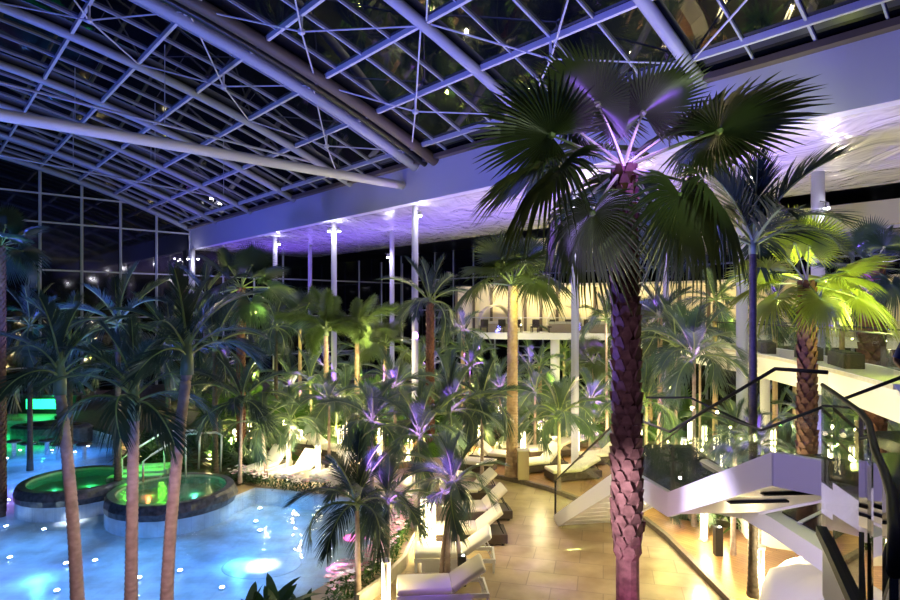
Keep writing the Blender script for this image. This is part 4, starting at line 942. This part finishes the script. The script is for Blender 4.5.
light('POINT', D(735, 13.9, 1.4), WARM2, 130, .2); light('POINT', D(790, 12.6, 1.5), WARM2, 70, .2); light('POINT', D(700, 16.2, 1.3), WARM2, 90, .2); light('POINT', D(800, 10.6, .5), WARM2, 60, .2)

# ------------------------------------------------------------------ visitor at the right edge
def person(p, rz, lab):
    t = thing('person', p, lab, 'person', None, rz)
    J = dict(pel=(0, 0, .96), sp=(0, 0, 1.2), ch=(0, .01, 1.4), nk=(0, .01, 1.52), hd=(0, -.02, 1.62), tp=(0, -.01, 1.74), lh=(.1, 0, .92), lk=(.11, -.03, .5), la=(.11, .02, .09), lt=(.12, -.16, .03), rh=(-.1, 0, .92), rk=(-.12, -.04, .5), ra=(-.13, .0, .09), rt=(-.14, -.18, .03),
             ls=(.19, .01, 1.42), le=(.27, -.02, 1.14), lw=(.22, -.22, 1.04), ln=(.18, -.31, 1.06), rs=(-.19, .01, 1.42), re=(-.3, .03, 1.15), rw=(-.25, -.18, 1.06), rn=(-.21, -.27, 1.07))
    ed = 'pel sp,sp ch,ch nk,nk hd,hd tp,pel lh,lh lk,lk la,la lt,pel rh,rh rk,rk ra,ra rt,ch ls,ls le,le lw,lw ln,ch rs,rs re,re rw,rw rn'.split(',')
    rad = dict(pel=(.15, .11), sp=(.14, .10), ch=(.16, .11), nk=(.055, .055), hd=(.085, .10), tp=(.06, .07), lh=(.085, .09), lk=(.06, .06), la=(.04, .045), lt=(.035, .025), ls=(.06, .06), le=(.042, .042), lw=(.028, .03), ln=(.035, .02))
    for k in list(rad):
        if k[0] == 'l': rad['r'+k[1:]] = rad[k]
    ks = list(J); me = bpy.data.meshes.new('body'); me.from_pydata([J[k] for k in ks], [tuple(ks.index(a) for a in e.split()) for e in ed], []); me.materials.append(M['skin'])
    o = link('body', me, t); o.modifiers.new('skin', 'SKIN')
    bpy.context.view_layer.objects.active = o
    if not me.skin_vertices: 
        bm = bmesh.new(); bm.from_mesh(me); bm.verts.layers.skin.verify(); bm.to_mesh(me); bm.free()
    for i, k in enumerate(ks):
        me.skin_vertices[0].data[i].radius = rad[k]; me.skin_vertices[0].data[i].use_root = (k == 'pel')
    o.modifiers.new('sub', 'SUBSURF').render_levels = 2
    def loft(rings, nm, m):
        mb = MB(); n = 14; vs = []; fs = []
        for (x, y, zz, rx, ry) in rings:
            for j in range(n): vs.append((x+rx*cos(2*pi*j/n), y+ry*sin(2*pi*j/n), zz))
        for i in range(len(rings)-1):
            for j in range(n): fs.append((i*n+j, i*n+(j+1) % n, (i+1)*n+(j+1) % n, (i+1)*n+j))
        return mb, vs, fs
    mb, vs, fs = loft([(0, 0, .9, .2, .14), (0, 0, 1.1, .18, .13), (0, 0, 1.3, .20, .14), (0, .01, 1.43, .19, .12), (0, .01, 1.5, .08, .075)], 0, 0); mb.add(vs, fs)
    for s in (1, -1): mb.tube([(s*.17, .01, 1.43), (s*.23, .01, 1.3), (s*.27, 0, 1.19)], [.075, .068, .07], 10)
    mb.build('shirt', M['cloth_blue'], t, True)
    mb, vs, fs = loft([(0, 0, .78, .2, .14), (0, 0, .9, .2, .145), (0, 0, 1.0, .185, .135)], 0, 0); mb.add(vs, fs)
    for s in (1, -1): mb.tube([(s*.1, 0, .9), (s*.105, -.02, .7), (s*.115, -.03, .48), (s*.12, .01, .1)], [.11, .1, .085, .075], 12)
    mb.build('trousers', M['cloth_black'], t, True)
    for s in (1, -1): MB().box((s*.125, -.07, .045), (.1, .28, .09), bev=.03).build('shoe', M['cloth_black'], t, True)
    MB().lathe([(.02, .13), (.075, .11), (.1, .06), (.1, -.02), (.085, -.06)], (0, .015, 1.65), 14).build('hair', M['hair'], t, True)
    for s in (1, -1): MB().lathe([(.005, -.012), (.012, 0), (.005, .012)], (s*.035, -.115, 1.65), 8).build('eye', M['dark'], t, True)
    MB().lathe([(.02, -.02), (.012, .0), (.005, .03)], (0, -.125, 1.615), 8).build('nose', M['skin'], t, True)
    for s in (1, -1):
        for q in range(4):
            bx, by = s*(.20-.012*q), -.30; MB().tube([(bx+s*.01, by, 1.065-.012*q), (bx-s*.005, by-.045, 1.055-.012*q), (bx-s*.03, by-.06+.004*q, 1.045-.012*q)], [.011, .010, .008], 6).build('finger', M['skin'], t, True)
        MB().tube([(s*.19, -.27, 1.085), (s*.15, -.30, 1.10), (s*.13, -.33, 1.095)], [.012, .011, .008], 6).build('thumb', M['skin'], t, True)
person((6.98, 8.9, 4.68), -.5, 'person in blue top and black trousers standing at the far right edge')

# ------------------------------------------------------------------ general lighting
for t in (-16, -8, 0, 8, 16, 25):        # purple and lilac washes on the glossy ceiling
    q = edge(t, 4.5); light('SPOT', (q.x, q.y, 5.5), (.24, .11, 1), 2500, .3, (q.x, q.y, 12), 110, .9)
for t in (-20, -12, -4): 
    q = edge(t, 7.5); light('SPOT', (q.x, q.y, 6), (1, .85, .5), 200, .3, (q.x, q.y, 12), 100, .9)
for t, e in ((-25, 1800), (-16, 1800), (-6, 1500), (4, 1500), (14, 1500), (24, 1500)):     # blue wash on fascia and roof steel
    q = edge(t, -11); light('SPOT', (q.x, q.y, 4.5), (.13, .13, 1), e*1.25, .4, (edge(t, 0).x, edge(t, 0).y, 14.5), 110, .9)
for t, u in ((8, 18), (20, 18), (0, 16), (-10, 12)):
    q = edge(t, -u); light('SPOT', (q.x, q.y, 3), (.10, .16, 1), 2600, .4, (q.x+.5, q.y+2, 18), 120, .9)
# warm light over paving and decks
for px, d, z, e in ((545, 19, 5.0, 260), (560, 14.5, 5, 200), (470, 16.5, 3.4, 120), (590, 23, 3.0, 160), (300, 23, 2.4, 130), (540, 25, 2.6, 130), (680, 15, 2.4, 60)):
    light('POINT', D(px, d, z), (1, .8, .42), e*.62, .3)

# soft lilac ambient fill added at roof level over the garden, no fixtures
for x, y in ((-9, 24), (-3, 26), (3, 25), (-12, 33), (-4, 34), (5, 34), (10, 20), (11, 30), (14, 22), (-1, 17)):
    light('SPOT', (x, y, 11.4), (.40, .26, 1), 90, .5, (x, y+.6, 0), 120, .9)
light('SPOT', (-1.0, 3.5, 9.0), (.58, .46, 1), 640, .3, (4.2, 10, 3.2), 45)
for k, (x, y) in enumerate(((8.6, 17.5), (9, 21), (12.5, 18), (14.5, 22))): light('SPOT', (x, y, 3.6), PURPLE, 160, .1, (x, y+.5, .5), 100)

light('SPOT', (1.6, 8.2, 3.9), (.72, .64, 1), 420, .2, (5.2, 11, 2.7), 70)  # free-floating spot added to brighten the kiosk roof under the stairs

for k in range(9):
    p = D(250+k*52, 36+(k % 3), 1.2); light('POINT', p, WARM2 if k % 2 else LIME, 150, .06)
    p = D(275+k*48, 36.5+(k % 2), 4.2); light('SPOT', p, (.36, .10, 1), 1300, .06, p+Vector((.3, .2, -3.5)), 75)
for k, (px, d) in enumerate(((300, 29), (380, 28), (450, 30), (545, 29), (600, 28), (660, 26), (350, 33), (480, 33), (530, 32))):
    p = D(px, d, 5.0); light('SPOT', p, (.36, .10, 1), 1500, .05, p+Vector((.2, .6, -4)), 36)

for j in range(9):
    px = 735+j*22; d = 27.5+(j % 3)*1.2; p = D(px, d, .2)
    palm('low_feather_palm', 'low feather palm beyond the footbridge, %s from the left' % ORD[j], p, p+Vector((0, 0, 1.0+.5*(j % 2))), 'leaf', 10, 2.1, r=(.07, .06), group='low palms beyond the footbridge', cat='plant', seed=70+j)
    if j % 2 == 0: light('POINT', p+Vector((0, -1.6, 1.0)), WARM2, 90, .06)
    else: light('SPOT', p+Vector((0, -.5, 5)), (.36, .10, 1), 900, .06, p, 50)
for q in b1[::2]: light('POINT', (q[0]+.1, q[1]-.1, 1.1), (1, .85, .8), 9, .05)
light('POINT', (-11.2, 21.2, 2.6), (.8, .9, 1), 60, .06)

for j in range(13):
    px = 190+j*34; d = 42+(j % 3)*1.5; p = D(px, d, .16); hh = 1.2+1.1*((j*7) % 3)
    palm('feather_palm', 'leafy palm in front of the dark back glass, %s from the left' % ORD[j], p, p+Vector((0, 0, hh)), 'leaf', 11, 3.0, r=(.12, .1), group='palms in front of the back glass', seed=90+j, emin=0)
    if j % 3 == 0: light('POINT', p+Vector((.3, -2.2, 1.4)), WARM2, 160, .06)
    elif j % 3 == 1: light('SPOT', p+Vector((.2, -3.5, hh+2.0)), (.32, .11, 1), 3500, .06, p+Vector((0, 0, hh+.6)), 32)
    else: light('POINT', p+Vector((.3, -1.8, 1.8)), LIME, 160, .06)
for px, py, d, k, lab, sz, lt in ((463, 330, 36.5, 'leaf', 'feather palm between the slim column and the tan trunk', 2.0, 'p'), (540, 366, 35, 'leaf', 'low feather palm just left of the thick white column', 1.7, 'l'), (592, 362, 34, 'fan', 'low fan palm just left of the giant trunk below the gallery', 1.2, 'p'), (650, 330, 31, 'fan', 'fan palm in front of the gallery right of the giant trunk', 1.5, 'p'), (300, 322, 38, 'fan_dark', 'dark fan palm behind the foxtail palms', 1.8, 'l'), (385, 345, 37, 'fan', 'fan palm between the bright foxtail palm and the slim column', 1.4, 'l')):
    t, T = palm_at('fan_palm' if 'fan' in k else 'feather_palm', lab, px, py, d, k, 13, sz, gz=.16, tk='ringed', r=(.13, .1), bark='bark_tan', seed=int(px), emin=-10)
    if lt == 'l': light('POINT', T+Vector((.5, -1.4, -.8)), LIME, 90, .06)
    else: light('SPOT', T+Vector((-.4, -3, 2.5)), (.32, .11, 1), 3000, .05, T+Vector((0, 0, .5)), 26)

for px, py, d, k, lab, sz, lt in ((660, 318, 27, 'leaf_dark', 'dark feather palm behind the purple one right of the giant trunk', 2.2, 0), (715, 300, 28, 'leaf', 'feather palm left of the thick column near the footbridge', 2.2, 1), (775, 305, 27.5, 'leaf_dark', 'dark feather palm between the thick column and the lime fan palm', 2.3, 0), (842, 300, 26, 'leaf_dark', 'dark feather palm between the lime fan palm and the shaggy trunk', 2.2, 0), (795, 330, 30, 'leaf', 'feather palm behind the trunk of the lime fan palm', 2.0, 1)):
    t, T = palm_at('feather_palm', lab, px, py, d, k, 14, sz, gz=.16, tk='ringed', r=(.12, .1), bark='bark_tan', seed=int(px), emin=-20)
    if lt: light('POINT', T+Vector((.4, -1.3, -.8)), LIME, 70, .06)
    else: light('SPOT', T+Vector((-.3, -2.8, 2.4)), (.32, .11, 1), 1500, .05, T+Vector((0, 0, .4)), 20)
